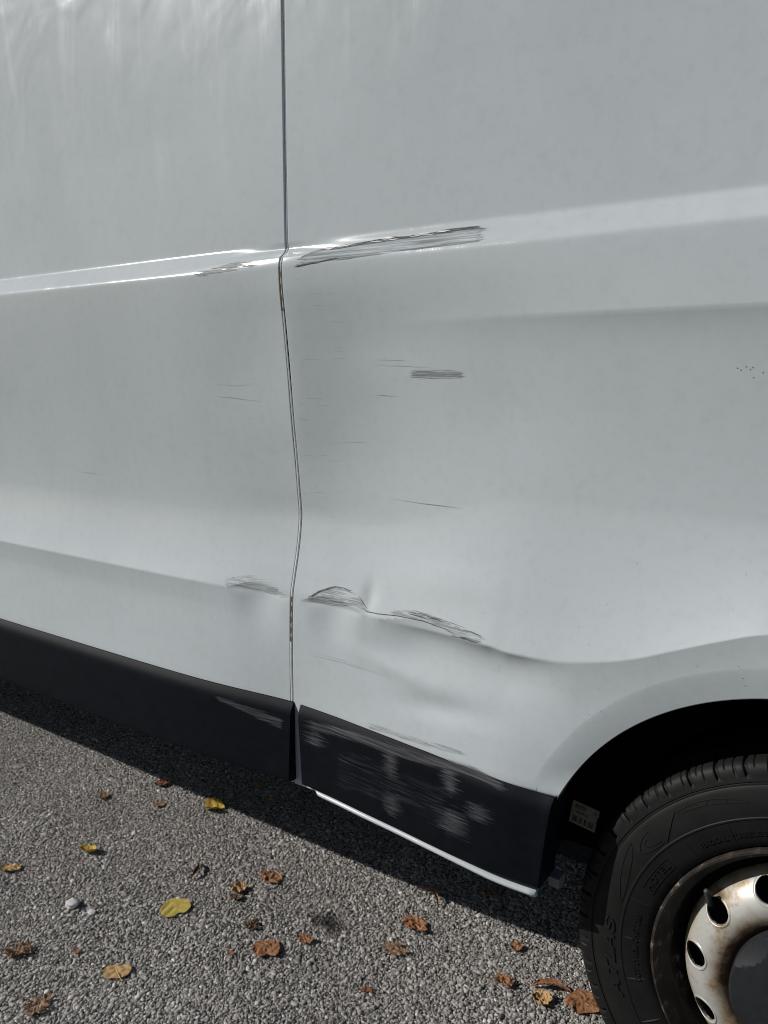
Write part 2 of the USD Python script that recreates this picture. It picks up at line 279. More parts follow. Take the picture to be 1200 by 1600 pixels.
def skin_h(x, z):
    x, z = np.broadcast_arrays(np.asarray(x, float), np.asarray(z, float))
    h = body_h(x, z)
    # the swage line beaten flat in three places beside the gap
    zd = swage(x)
    crest = body_h(x, zd + 0 * z)
    def flat(x0, x1, depth, p=1.0):
        t = np.clip((x - (x0 + x1) / 2) / ((x1 - x0) / 2), -1, 1); return depth * np.cos(t * math.pi / 2) ** p
    cut, cut2 = (flat(-1.115, -0.955, 0.008, p) + flat(-0.925, -0.775, 0.0085, p) + flat(-0.735, -0.520, 0.0055, p) for p in (1.0, 2.2))
    lim = crest - cut
    h = np.where((cut > 1e-6) & (z > zd) & (z < zd + 0.075), np.minimum(h, lim), h)
    db = np.clip(zd - z, 0, 1); k = np.exp(-db / 0.007)
    h = np.where(z <= zd, h - (cut * k + cut2 * (1 - k)) * np.exp(-(db / 0.065) ** 2), h)
    # the push: exact along the gap, dying away to both sides
    dent_gap = (Y0 - gap_y(np.clip(z, -0.9, 1.2))) - body_h(SEAM, z) * 1.0
    du = x - SEAM
    wide = smoothstep(0.262, 0.205, z)              # above the ledge only the very edge gave way
    wl, wr = 0.045 + 0.125 * wide, 0.045 + 0.175 * wide
    fall = np.where(du < 0, np.exp(-(np.abs(du) / wl) ** 1.6), np.exp(-(np.abs(du) / wr) ** 1.8))
    keep = 1.0
    h = h + dent_gap * fall * keep
    tt = np.clip(du / 0.23, 0, None)
    hollow = tt * np.exp(1 - tt) ** 1.0 * np.where(du > 0, 1, 0)
    zz = (0.55 * smoothstep(0.25, 0.205, z) + 0.45 * smoothstep(0.20, 0.05, z)) * smoothstep(-0.34, -0.02, z)
    h = h - 0.021 * hollow ** 1.6 * zz
    # buckling under the swage line and on the lower panel
    win = smoothstep(-0.80, -0.66, x) * smoothstep(-0.36, -0.50, x)
    dd = np.clip(zd - z, 0, 1)
    h = h - (0.013 + 0.006 * smoothstep(-0.66, -0.50, x)) * win * (1 - np.exp(-dd / 0.024)) * np.exp(-(dd / 0.072) ** 2)
    h = h + 0.004 * g2(x, z, -0.70, -0.50, 0.09, 0.018, -0.15)
    h = h - 0.0055 * g2(x, z, -0.60, -0.545, 0.09, 0.022, 0.10)
    h = h - 0.0045 * g2(x, z, -0.765, -0.385, 0.016, 0.030)
    h = h - 0.003 * g2(x, z, -0.50, -0.02, 0.10, 0.10)
    h = h + 0.003 * g2(x, z, -0.60, -0.33, 0.10, 0.03)
    h = h - 0.004 * g2(x, z, -1.03, 0.05, 0.10, 0.12)
    # sheet metal is never quite flat
    h = h + 0.0012 * (meshkit.fbm(np.stack([x * 3.1, z * 3.7, 0 * x], -1), 2, 5) - 0.5)
    return h
def skin_many(XY, off=0.0, surf=None):
    """the points of the skin seen at measured spots, off metres proud of it"""
    XY = np.atleast_2d(np.asarray(XY, float)); f = surf or skin_h
    d = (XY[:, :1] - 600) / FOC * rt - (XY[:, 1:2] - 800) / FOC * up + fw
    y = np.full(len(d), Y0)
    for _ in range(9):
        p = d * (y / d[:, 1])[:, None]; y = 0.5 * y + 0.5 * (Y0 - f(p[:, 0], p[:, 2]) - off)
    return d * (y / d[:, 1])[:, None]
def skin(X, Y, off=0.0, surf=None): return skin_many([(X, Y)], off, surf)[0]

def panel(xs, left_edge, right_edge, arch):
    xs = np.asarray(xs, float)
    rows = []
    fr = lambda a, b, n, p=1.0: [(a, b, t) for t in np.linspace(0, 1, n, endpoint=False) ** p]
    segs = fr('T', 'A2', 40) + fr('A2', 'A', 10) + fr('A', 'B', 22) + fr('B', 'B2', 8) + fr('B2', 'C', 24) + fr('C', 'K', 60) + fr('K', 'D', 50) + fr('D', 'D2', 64) + fr('D2', 'E', 16) + [('E', 'E', 0.0)]
    zd = swage(xs)
    bot = np.full(len(xs), ZSILL)
    if arch:
        a = ARR ** 2 - (xs - ARC) ** 2
        bot = np.where(xs > -0.416, -0.645, bot)
        bot = np.where(np.abs(xs - ARC) < 0.3575, ARZ + np.sqrt(np.maximum(a, 0)), bot)
        bot = np.where(xs > 0.33, ZSILL, bot)
    z_of = {'T': np.full(len(xs), ZTOP), 'A2': np.full(len(xs), ZA + 0.03), 'A': np.full(len(xs), ZA), 'B': np.full(len(xs), ZB), 'B2': np.full(len(xs), ZB - 0.02), 'C': np.full(len(xs), 0.102),
            'K': np.full(len(xs), -0.25), 'D': zd, 'D2': zd - 0.89 * (zd - np.maximum(bot, -0.64)), 'E': bot}
    V, zs = [], []
    for a, b, t in segs:
        z = z_of[a] * (1 - t) + z_of[b] * t; zs.append(z)
    Z = np.array(zs); X = np.broadcast_to(xs, Z.shape).copy()
    H = skin_h(X, Z); e = 4e-4
    N = np.stack([-(skin_h(X + e, Z) - skin_h(X - e, Z)) / (2 * e), np.full(X.shape, -1.0), -(skin_h(X, Z + e) - skin_h(X, Z - e)) / (2 * e)], -1)
    if left_edge or right_edge:                     # the hem lines are surfaced from inside the panel
        i = -1 if right_edge else 0
    N /= np.linalg.norm(N, axis=-1, keepdims=True)
    P = np.stack([X, Y0 - H, Z], -1); R = 0.0028
    def hem(i, sd):                                 # rounded edge, then a return flange
        q, n, o = P[:, i], N[:, i], []
        for a in (15, 35, 55, 75, 90):
            a = math.radians(a); o.append((q + [sd * R * math.sin(a), R * (1 - math.cos(a)), 0], math.cos(a) * n + math.sin(a) * np.array([sd, 0, 0])))
        side_ = np.broadcast_to(np.array([sd, 0, 0.0]), n.shape)
        o.append((q + [sd * R, 0.010, 0], side_)); o.append((q + [sd * R, 0.03, 0], side_)); return o
    if right_edge: o = hem(-1, 1); P = np.concatenate([P] + [c[0][:, None] for c in o], 1); N = np.concatenate([N] + [c[1][:, None] for c in o], 1)
    if left_edge: o = hem(0, -1)[::-1]; P = np.concatenate([c[0][:, None] for c in o] + [P], 1); N = np.concatenate([c[1][:, None] for c in o] + [N], 1)
    low = []
    for a, dy, dz in ((25, .0003, .0012), (55, .0012, .0024), (90, .0030, .0030), (90, .03, .0030)):   # rolled lower edge
        a = math.radians(a); low.append((P[-1] + [0, dy, -dz], math.cos(a) * N[-1] + math.sin(a) * np.array([0, 0, -1.0])))
    P = np.concatenate([P] + [c[0][None] for c in low], 0); N = np.concatenate([N] + [c[1][None] for c in low], 0)
    N /= np.linalg.norm(N, axis=-1, keepdims=True)
    return P.reshape(-1, 3), quads2tri(grid_faces(*P.shape[:2], flip=True)), N.reshape(-1, 3)
def skin_obj(name, vfn, label):
    v, f, n = vfn; p = numbered(VAN, name)
    m = usdkit.mesh(stage, p, (v + [0, 0, EYE] - ORIGIN[VAN], f), M_PAINT, smooth=False)
    m.CreateNormalsAttr(Vt.Vec3fArray.FromNumpy(n.astype(np.float32))); m.SetNormalsInterpolation('vertex'); tag(m.GetPrim(), label=label)
hx = GAP / 2 + 0.0028
xl = np.concatenate([np.linspace(-4.4, -2.1, 25, endpoint=False), np.linspace(-2.1, -1.2, 90, endpoint=False), np.linspace(-1.2, SEAM - hx, 60)])
xr = np.concatenate([np.linspace(SEAM + hx, -0.418, 130, endpoint=False), np.linspace(-0.418, -0.3874, 14), np.linspace(-0.3870, -0.34, 24, endpoint=False), np.linspace(-0.34, 0.28, 100, endpoint=False), np.linspace(0.28, 0.3272, 20), [0.3302, 0.34, 0.5, 0.7, 0.9, 1.1]])
skin_obj('door_panel', panel(xl, False, True, False), 'left hand white panel, scraped at its edge')
skin_obj('side_panel', panel(xr, True, False, True), 'right hand white panel, pushed in and creased')

def box(x0, x1, y0, y1, z0, z1):
    b = trimesh.creation.box([x1 - x0, y1 - y0, z1 - z0]); b.apply_translation([(x0 + x1) / 2, (y0 + y1) / 2, (z0 + z1) / 2]); return b
# shell behind the skin: roof, far side, ends and floor, with the wheel bay left open
prof = [(1.098, ZTOP), (1.12, 1.10), (1.20, 1.19), (1.35, 1.235), (2.0, 1.26), (2.7, 1.235), (2.88, 1.17), (2.96, 1.02), (2.99, 0.2), (3.0, -0.5), (2.97, -0.77)]
pv = np.array([[(x, y, z) for y, z in prof] for x in (-4.4, 1.1)]).reshape(-1, 3)
obj('roof', (pv, quads2tri(grid_faces(2, len(prof)))), M_PAINT, VAN, smooth=40)
fl = merge([(b.vertices, b.faces) for b in (box(-4.4, -0.46, 1.17, 2.96, -0.74, -0.70), box(-0.46, 0.42, 1.62, 2.96, -0.74, -0.70), box(0.42, 1.1, 1.17, 2.96, -0.74, -0.70), box(-4.4, -3.27, 1.17, 2.96, -0.70, 1.0), box(1.07, 1.1, 1.17, 2.96, -0.70, 1.0),
                                              box(-3.25, -0.45, 1.19, 1.21, -0.70, 1.0), box(-0.45, 0.42, 1.19, 1.21, -0.30, 1.0))])
obj('floor_pan', fl, M_UNDER, VAN, smooth=False)
# weather strip down the door gap: a pale bead in front of a dark backing
zz = np.linspace(0.98, -0.785, 300)
def gap_strip(prof_fn):
    G = np.array([[(SEAM + dx, float(yy) + dy, z) for dx, dy in prof_fn(z)] for z, yy in zip(zz, gap_y(np.clip(zz, -0.9, 1.2)))])
    return G.reshape(-1, 3), quads2tri(grid_faces(*G.shape[:2], flip=True))
obj('door_seal', gap_strip(lambda z: ((-0.006, 0.010), (-0.003, 0.008), (0.001, 0.008), (0.006, 0.010))), M_SEAL, VAN, smooth=60)
def bead(z):
    w = 0.0013 + 0.0008 * smoothstep(0.05, -0.20, z); dp_ = 0.0026 - 0.0024 * smoothstep(0.0, -0.22, z); cx_ = -0.0012
    return [(cx_ - w * math.cos(a), dp_ + w - w * math.sin(a)) for a in np.linspace(-0.6, math.pi + 0.6, 11)]
obj('trim_bead', gap_strip(bead), M_BEAD, VAN, smooth=60)

# black rubbing strips
def strip_h(x, z, left):
    """face of the strip"""
    x = np.asarray(x, float); z = np.asarray(z, float)
    t = np.clip((ZM - z) / 0.16, 0, 1); b = np.clip((ZM - z) / 0.026, 0, 1)
    base = skin_h(np.minimum(x, -0.39), ZM + 0.004 + 0 * x) * smoothstep(-0.37, -0.44, x) * 1.0 + skin_h(-0.44, ZM + 0.004) * smoothstep(-0.44, -0.37, x)
    if not left: base = base + 0.0016 * (meshkit.noise(np.stack(np.broadcast_arrays(x * 9, z * 8, 0.0 * x), -1), 4) - 0.5) * 2
    return base + 0.0012 + 0.0105 * np.sin(b * math.pi / 2) + (0.010 if left else 0.004) * t
def strip(left):
    if left: xs0 = np.linspace(-4.4, SEAM - 0.0005, 90); xe0 = xs0
    zt = np.concatenate([[ZM + 0.0005], ZM - np.array([0, .0015, .004, .008, .013, .019, .026, .034]), np.linspace(ZM - 0.05, ZM - 0.150, 9), ZM - np.array([.1565, .1605, .1625, .1632])])
    rows = []
    n = 90
    for i, z in enumerate(zt):
        f = (ZM - z) / 0.163
        if left: a, b = -4.4, -0.9450 + 0.001 * f
        else:
            a = -0.9255 + 0.012 * f
            b = -0.3868 - 0.016 * f ** 0.8
        x = np.linspace(a, b, n)
        h = strip_h(x, np.full(n, z), left)
        if i == 0: h = h * 0 - 0.03
        k = len(zt) - 1 - i
        if k < 4: h = h - [0.012, 0.005, 0.0018, 0.0004][k]
        zz_ = z + (0 if left else -0.006 * smoothstep(-0.60, -0.387, x) * (1 - f))
        rows.append(np.stack([x, Y0 - h, zz_ + 0 * x], -1))
    rows.append(rows[-1] + [0, 0.05, 0])
    G = np.array(rows)
    # end caps: rounded return into the body on both ends
    def cap(col, s): return [col + [s * 0.0012, 0.0006, 0], col + [s * 0.0020, 0.0025, 0], np.stack([col[:, 0] + s * 0.0022, np.full(len(col), 1.118), col[:, 2]], -1)]
    L = cap(G[:, 0], -1)[::-1]; Rr = cap(G[:, -1], 1)
    G = np.concatenate([np.stack(L, 1), G, np.stack(Rr, 1)], 1)
    return G.reshape(-1, 3), quads2tri(grid_faces(*G.shape[:2], flip=True))
obj('rubbing_strip', strip(True), M_BLACK, VAN, smooth=True, label='black rubbing strip on the left hand panel, scuffed at its end')
obj('rubbing_strip', strip(False), M_BLACK, VAN, smooth=True, label='black rubbing strip by the wheel, scuffed all over')

# painted sill lip showing below the right strip
def sill():
    pr = [(-0.045, -0.786), (-0.016, -0.7895), (-0.0115, -0.7910), (-0.0095, -0.7935), (-0.0095, -0.7965), (-0.0115, -0.7990), (-0.016, -0.8005), (-0.022, -0.801), (-0.05, -0.801)]
    xs = np.concatenate([np.linspace(-0.900, -0.875, 8, endpoint=False), np.linspace(-0.875, -0.408, 40)])
    G = []
    for x in xs:
        g = smoothstep(-0.902, -0.872, x); e = 0.006 * smoothstep(-0.6, -0.40, x)
        G.append([(x, Y0 - (float(strip_h(x, -0.79, False)) + h + 0.0065 - 0.014 * (1 - g)), z - e + (1 - g) * 0.008) for h, z in pr])
    G = np.array(G)
    G = np.concatenate([G, G[-1:] + [0.001, 0.01, 0.0]], 0)
    return G.reshape(-1, 3), quads2tri(grid_faces(*G.shape[:2]))
obj('sill_lip', sill(), M_PAINT, VAN, smooth=50)
obj('sill_end', merge([(b.vertices, b.faces) for b in (box(-0.402, -0.384, 1.098, 1.125, -0.806, -0.790),)]), M_BRACKET, VAN, smooth=False)

# wheel arch liner
def liner():
    ang = np.radians(np.concatenate([[180], np.linspace(180, 0, 60), [0]]))
    prof = [(1.098, 0.386), (1.11, 0.392), (1.16, 0.41), (1.30, 0.42), (1.60, 0.42)]
    G = []
    for k, a in enumerate(ang):
        G.append([(ARC + r * math.cos(a), y, ARZ + r * math.sin(a) - (0.06 if k in (0, len(ang) - 1) else 0)) for y, r in prof] + [(ARC + 0.1 * math.cos(a), 1.602, ARZ + 0.1 * math.sin(a) - (0.06 if k in (0, len(ang) - 1) else 0))])
    G = np.array(G); return G.reshape(-1, 3), quads2tri(grid_faces(*G.shape[:2]))
obj('wheel_arch_liner', liner(), M_LINER, VAN, smooth=40)

# paper label stuck on the front wall of the arch
M_PAPER = plain('label_paper', (0.50, 0.45, 0.33), 0.8, var=0.12, scale=60)
M_INK = plain('label_ink', (0.02, 0.02, 0.02), 0.8)
def label():
    yq = 1.225
    c = [on_plane(X, Y, yq) for X, Y in ((896, 1249), (941, 1268), (929, 1301), (889, 1282))]
    o = c[3]; u = c[2] - c[3]; w = c[0] - c[3]
    un, wn = u / np.linalg.norm(u), w / np.linalg.norm(w); nn = np.array([0, -1.0, 0])
    W_, H_ = np.linalg.norm(u), np.linalg.norm((c[0] - c[3]))
    tl = thing('paper_label', (o[0], yq, o[2] + EYE), parent=VAN, label='small cream paper label with a barcode inside the wheel arch')
    def place(v): return o + v[:, :1] * un + v[:, 1:2] * wn + v[:, 2:3] * nn
    out = np.array([(0, 0), (1, 0), (1.0, .40), (.97, .46), (1.01, .52), (.98, .60), (1.03, .72), (1.02, 1), (0, 1)]) * [W_, H_]
    from shapely.geometry import Polygon
    pm = trimesh.creation.extrude_polygon(Polygon(out), 0.0008, engine='earcut')
    obj('paper', (place(pm.vertices), pm.faces), M_PAPER, tl, smooth=False)
    ink = []
    for txt, h, fx, fy in (('KOITH', 0.16, .12, .72), ('30', 0.13, .82, .74), ('SM 4200178', 0.09, .2, .52)):
        t = meshkit.text_mesh(txt, h * H_, 0.0003, bold=True); v = np.array(t.vertices) * [0.62, 1, 1] + [fx * W_, fy * H_, 0.0010]; ink.append((place(v), t.faces))
    r = random.Random(3); x = 0.10
    while x < 0.92:
        w = r.choice([.012, .02, .032])
        if not any(abs(x - q) < .02 for q in (.3, .5, .66)):
            b = box(x * W_, (x + w) * W_, .10 * H_, .36 * H_, .0010, .0013); ink.append((place(np.array(b.vertices)), b.faces))
        x += w + r.choice([.014, .022])
    obj('print', merge(ink), M_INK, tl, smooth=False)
# (its wall: the front of the liner)
lb = box(-0.52, -0.30, 1.227, 1.24, -0.80, -0.60)
obj('liner_bracket', lb, M_LINER, VAN, smooth=False)
label()

# ------------------------------------------------------------------ wheel
WHEEL = thing('wheel', (WC[0], 1.2, 0.0), parent=VAN, label='steel wheel with a worn black tyre, rust stained')
def revolve(prof, n=256, fn=None):
    prof = np.array(prof); a = np.linspace(0, 2 * math.pi, n + 1)
    R = np.broadcast_to(prof[:, 0][:, None], (len(prof), n + 1)).copy(); Yv = np.broadcast_to(prof[:, 1][:, None], R.shape).copy(); A = np.broadcast_to(a, R.shape)
    if fn: R, Yv = fn(R, Yv, A)
    V = np.stack([WC[0] + R * np.cos(A), Yv, WC[2] + R * np.sin(A)], -1)
    return V.reshape(-1, 3), quads2tri(grid_faces(*R.shape))
tp = [(.222, 1.140), (.2285, 1.1265), (.233, 1.1205), (.240, 1.1165), (.250, 1.1145), (.262, 1.1130), (.2735, 1.1122), (.2745, 1.1112), (.2765, 1.1112), (.2775, 1.1122), (.285, 1.1122), (.295, 1.1128), (.305, 1.1145), (.314, 1.1165), (.3185, 1.1180), (.3195, 1.1192), (.3215, 1.1192), (.3225, 1.1195), (.3232, 1.1205), (.3245, 1.1190),
      (.328, 1.1195), (.3295, 1.1200), (.333, 1.1205), (.337, 1.1212), (.341, 1.1225), (.345, 1.1245), (.348, 1.128), (.350, 1.133), (.3512, 1.140), (.352, 1.150), (.3525, 1.160), (.3528, 1.170), (.353, 1.172), (.353, 1.174), (.353, 1.182), (.353, 1.184), (.3533, 1.22), (.3533, 1.255), (.3525, 1.27), (.348, 1.32), (.33, 1.335), (.29, 1.343), (.24, 1.338), (.222, 1.325)]
def tread(R, Yv, A):
    nb = 52
    tcol = (A / (2 * math.pi) * nb) % 1.0
    blk = np.floor(A / (2 * math.pi) * nb).astype(int)
    depth = np.zeros_like(R)
    sh = (R > 0.3275) & (Yv < 1.173)
    # cross grooves, with one corner of every block rounded at its foot
    edge = 0.5 - np.abs(tcol - 0.5)
    foot = np.clip((0.3345 - R) / 0.007, 0, 1) * (Yv < 1.13)
    gw = 0.085 + 0.16 * foot ** 2 * (tcol > 0.5)
    depth += sh * 0.0052 * smoothstep(gw, gw * 0.55, edge) * (R > 0.3295)
    # sipes
    sp = np.abs(tcol - 0.36 - 0.1 * ((blk * 7) % 3 - 1)) < 0.026
    depth += sh * sp * 0.002 * (R > 0.336)
    sp2 = np.abs(tcol - 0.68) < 0.026
    depth += sh * sp2 * 0.002 * (R > 0.341)
    # circumferential groove
    depth += ((Yv > 1.173) & (Yv < 1.183)) * 0.007
    # fine radial mould lines on the sidewall
    tick = np.abs(((A * 180 / math.pi + 7) % 15) - 7.5) < 0.16
    lift_ = tick * (R > 0.243) * (R < 0.2735) * 0.0010
    # normal of the outline, roughly
    ny = np.where(R < 0.33, 0.95, np.clip((1.165 - Yv) / 0.04, 0, 1)); nr = np.sqrt(np.maximum(0, 1 - ny ** 2))
    return R - depth * nr, Yv + depth * ny - lift_
tv, tf = revolve(tp, 52 * 26, tread)
tv[:, 2] = np.maximum(tv[:, 2], -EYE + 0.002)     # contact patch
obj('tyre', (tv, tf[:, ::-1]), M_RUBBER, WHEEL, smooth=38)
side_r = np.array([p[0] for p in tp[:24]]); side_y = np.array([p[1] for p in tp[:24]])
def side(r): return np.interp(r, side_r, side_y)
def ring_text(txt, h, r0, a0, a1, depth=0.0012, bold=True, slant=0.0):
    """lettering that reads clockwise from angle a0 to a1 (degrees), feet towards the hub"""
    t = meshkit.text_mesh(txt, h, depth, bold=bold); t = t.subdivide_to_size(h * 0.5)
    v = np.array(t.vertices); x0, x1 = v[:, 0].min(), v[:, 0].max()
    s = (v[:, 0] - x0 + slant * v[:, 1]) / (x1 - x0); a = np.radians(a0 + (a1 - a0) * s); r = r0 + v[:, 1]
    return np.stack([WC[0] + r * np.cos(a), side(r) - v[:, 2] - 0.0001, WC[2] + r * np.sin(a)], -1), np.array(t.faces)
def ring_line(pts, w=0.0016, d=0.0008, curved=True):
    """raised mould line through (radius, degrees) points"""
    pts = np.array(pts, float); k = np.linspace(0, len(pts) - 1, 10 * len(pts))
    at = np.arange(len(pts)); f = (lambda c: CubicSpline(at, c)(k)) if curved and len(pts) > 2 else (lambda c: np.interp(k, at, c))
    r, a = f(pts[:, 0]), np.radians(f(pts[:, 1]))
    P = np.stack([r * np.cos(a), r * np.sin(a)], 1); T = np.gradient(P, axis=0); T /= np.linalg.norm(T, axis=1, keepdims=True) + 1e-9; N = np.stack([-T[:, 1], T[:, 0]], 1)
    G = []
    for off, up_ in ((-w / 2, -0.0004), (-w / 3, d), (w / 3, d), (w / 2, -0.0004)):
        Q = P + N * off; rr = np.hypot(Q[:, 0], Q[:, 1]); G.append(np.stack([WC[0] + Q[:, 0], side(rr) - up_, WC[2] + Q[:, 1]], 1))
    G = np.stack(G, 1)
    f = quads2tri(grid_faces(*G.shape[:2])); return G.reshape(-1, 3), np.vstack([f])
obj('tyre_lettering', ring_text('ATLAS', 0.0150, 0.2860, 202, 176.5, 0.0016, True, 0.25), M_LETTER, WHEEL, smooth=False)
obj('tyre_lettering', ring_text('DOT 1Y6EM CH5T 088', 0.0075, 0.2500, 196, 170, 0.0010), M_LETTER, WHEEL, smooth=False)
obj('tyre_lettering', ring_text('HOTEL', 0.0085, 0.2520, 159, 146, 0.0011), M_LETTER, WHEEL, smooth=False)
obj('tyre_lettering', ring_text('RADIAL TUBELESS', 0.0070, 0.2500, 132, 108, 0.0010), M_LETTER, WHEEL, smooth=False)
emb = [ring_line([(.247, 160), (.2635, 160), (.2635, 145), (.247, 145), (.247, 160)], curved=False),
       ring_line([(.283, 169), (.292, 164.5), (.303, 157.5), (.312, 150)]), ring_line([(.283, 169), (.285, 161.5), (.294, 155), (.303, 151.5), (.312, 150)], 0.0014),
       ring_line([(.281, 140.5), (.290, 138.0), (.300, 135.4), (.311, 132.8)], 0.0042, 0.0012),
       ring_line([(.283, 141), (.284, 146), (.292, 149.5), (.302, 147.5), (.307, 143)], 0.0014), ring_line([(.287, 141.5), (.288, 144.5), (.294, 147), (.300, 145)], 0.0012),
       ring_line([(.309, 132), (.311, 126), (.309, 120), (.300, 112)], 0.0014), ring_line([(.305, 131), (.304, 124), (.301, 117), (.298, 112)], 0.0014), ring_line([(.303, 124), (.310, 122)], 0.0012), ring_line([(.301, 118), (.308, 117)], 0.0012)]
obj('tyre_emblem', merge(emb), M_LETTER, WHEEL, smooth=50)

rim = [(.228, 1.132), (.2295, 1.121), (.2300, 1.1155), (.2285, 1.1125), (.2255, 1.1120), (.2235, 1.1150), (.2220, 1.122), (.2165, 1.133), (.2095, 1.1385), (.2065, 1.143), (.2050, 1.155), (.200, 1.170), (.1955, 1.19), (.194, 1.30)]
obj('rim', (lambda v, f: (v, f[:, ::-1]))(*revolve(rim, 220)), M_FLANGE, WHEEL, smooth=40)
# pressed disc with twelve openings
dp = [(.188, 1.160), (.1865, 1.148), (.183, 1.140), (.177, 1.131), (.168, 1.1225), (.158, 1.116), (.148, 1.112), (.139, 1.1105), (.130, 1.113), (.123, 1.119), (.117, 1.127), (.09, 1.130), (.09, 1.134), (.119, 1.132), (.126, 1.1235), (.132, 1.1175), (.139, 1.115), (.147, 1.1165), (.156, 1.1205), (.165, 1.127), (.173, 1.135), (.179, 1.1435), (.1825, 1.151), (.183, 1.160)]
cs = m3.CrossSection([np.array([(r, -y) for r, y in dp])])
if cs.area() <= 0: cs = m3.CrossSection([np.array([(r, -y) for r, y in dp[::-1]])])
disc = m3.Manifold.revolve(cs, 180)              # axis z; z = -y
hole_a = [28 + 30 * k for k in range(12)]
for a in hole_a:
    c = m3.Manifold.cylinder(0.12, 0.0157, 0.0157, 32).scale([1.0, 1.12, 1]).rotate([0, 0, a]).translate([0.1665 * math.cos(math.radians(a)), 0.1665 * math.sin(math.radians(a)), -1.20])
    disc = disc - c
mm = disc.to_mesh(); dv = np.array(mm.vert_properties[:, :3], float); df = np.array(mm.tri_verts)
dv = np.stack([WC[0] + dv[:, 0], -dv[:, 2], WC[2] + dv[:, 1]], 1)
obj('wheel_disc', (dv, df), M_STEEL, WHEEL, smooth=32)
lips = []
dr, dy = np.array([p[0] for p in dp[:12]])[::-1], np.array([p[1] for p in dp[:12]])[::-1]
for a in hole_a:
    th = np.linspace(0, 2 * math.pi, 33); G = []
    for rr, o in ((0.0152, 0.002), (0.0155, -0.0007), (0.0168, -0.0013), (0.0184, -0.0007), (0.0194, 0.0006)):
        lx, ly = rr * np.cos(th), rr * 1.12 * np.sin(th); ca, sa = math.cos(math.radians(a)), math.sin(math.radians(a))
        X_, Z_ = 0.1665 * ca + lx * ca - ly * sa, 0.1665 * sa + lx * sa + ly * ca
        G.append(np.stack([WC[0] + X_, np.interp(np.hypot(X_, Z_), dr, dy) + o, WC[2] + Z_], 1))
    G = np.array(G); obj('pressed_lip', (G.reshape(-1, 3), quads2tri(grid_faces(*G.shape[:2]))), M_STEEL, WHEEL, smooth=60)
# hub cap with scalloped edge
cp = np.array([(0.001, -1.13), (.1150, -1.13), (.1155, -1.102), (.1140, -1.0985), (.1110, -1.0972), (.06, -1.0945), (0.001, -1.094)])
cc = m3.CrossSection([cp]);
if cc.area() <= 0: cc = m3.CrossSection([cp[::-1]])
capm = m3.Manifold.revolve(cc, 160)
for k in range(5):
    a = 146 + 72 * k
    tool = m3.Manifold.sphere(0.11, 120).translate([0.152, 0, -1.004]).rotate([0, 0, a])
    capm = capm - tool
mm = capm.to_mesh(); cv = np.array(mm.vert_properties[:, :3], float); cf = np.array(mm.tri_verts)
obj('hub_cap', (np.stack([WC[0] + cv[:, 0], -cv[:, 2], WC[2] + cv[:, 1]], 1), cf), M_CAP, WHEEL, smooth=25)
obj('brake_disc', (lambda v, f: (v, f[:, ::-1]))(*revolve([(.192, 1.24), (.18, 1.235), (.02, 1.235)], 64)), M_DARKMETAL, WHEEL, smooth=30)
def capsule(p, q, r0, r1, n=16):
    p, q = np.array(p), np.array(q)
    a = m3.Manifold.sphere(r0, n).translate(list(p)); b = m3.Manifold.sphere(r1, n).translate(list(q)); return m3.Manifold.batch_hull([a, b])
va = on_plane(1104, 1393, 1.118); vb = on_plane(1109, 1412, 1.140)
obj('valve_stem', capsule(va, vb, 0.0042, 0.0052), M_VALVE, WHEEL, smooth=40)

# ------------------------------------------------------------------ scrapes and scuffs
def ribbons(jobs):
    """thin marks along measured spots, tapered at both ends. jobs: (spots, width in metres, surface, height)"""
    surf = jobs[0][2] or skin_h; cnt = [len(j[0]) for j in jobs]
    off = np.concatenate([np.full(n, j[3]) for n, j in zip(cnt, jobs)])
    P = skin_many(np.vstack([np.asarray(j[0], float) for j in jobs]), off, surf); A, B, F, i = [], [], [], 0
    for n, j in zip(cnt, jobs):
        p = P[i:i + n]; T = np.gradient(p, axis=0); S_ = np.cross(T, [0, -1, 0]); S_ /= np.linalg.norm(S_, axis=1, keepdims=True) + 1e-12
        t = np.linspace(0, 1, n); ww = j[1] * np.clip(np.minimum(t, 1 - t) * 5, 0.12, 1)[:, None] / 2
        A.append(p + S_ * ww); B.append(p - S_ * ww); k = np.arange(n - 1) + i; F.append(np.stack([2 * k, 2 * k + 1, 2 * k + 3, 2 * k + 2], 1)); i += n
    G = np.stack([np.vstack(A), np.vstack(B)], 1); o = np.stack([off, off], 1)
    G[..., 1] = Y0 - surf(G[..., 0], G[..., 2]) - o
    return G.reshape(-1, 3), quads2tri(np.vstack(F))
def ribbon(pts, w, surf, off=0.0005): return ribbons([(pts, w, surf, off)])
def streaks(top, bot, n, lmin, lmax, w0, w1, seed, surf=None, band=(0, 1), along=(0, 1), bias=1.0, off=0.0005, wob=0.6):
    """n marks between two measured curves (each runs along with them)"""
    r = np.random.default_rng(seed); top, bot = np.array(top, float), np.array(bot, float); jobs = []
    X0, X1 = min(top[0, 0], bot[0, 0]), max(top[-1, 0], bot[-1, 0])
    for _ in range(n):
        L = r.uniform(lmin, lmax); c = X0 + (X1 - X0) * (along[0] + (along[1] - along[0]) * r.random())
        f = band[0] + (band[1] - band[0]) * r.random() ** bias
        a_, b_ = X0 + r.uniform(0, 9), X1 - r.uniform(0, 22)
        xs = np.linspace(max(a_, c - L / 2), min(b_, c + L / 2), max(4, int(L / 6)))
        if xs[-1] - xs[0] < 2: continue
        yt, yb = np.interp(xs, top[:, 0], top[:, 1]), np.interp(xs, bot[:, 0], bot[:, 1])
        ys = yt * (1 - f) + yb * f + wob * np.sin(xs / 17 + r.uniform(0, 6))
        jobs.append((np.stack([xs, ys], 1), r.uniform(w0, w1), surf, off + r.uniform(0, 0.0003)))
    return ribbons(jobs)
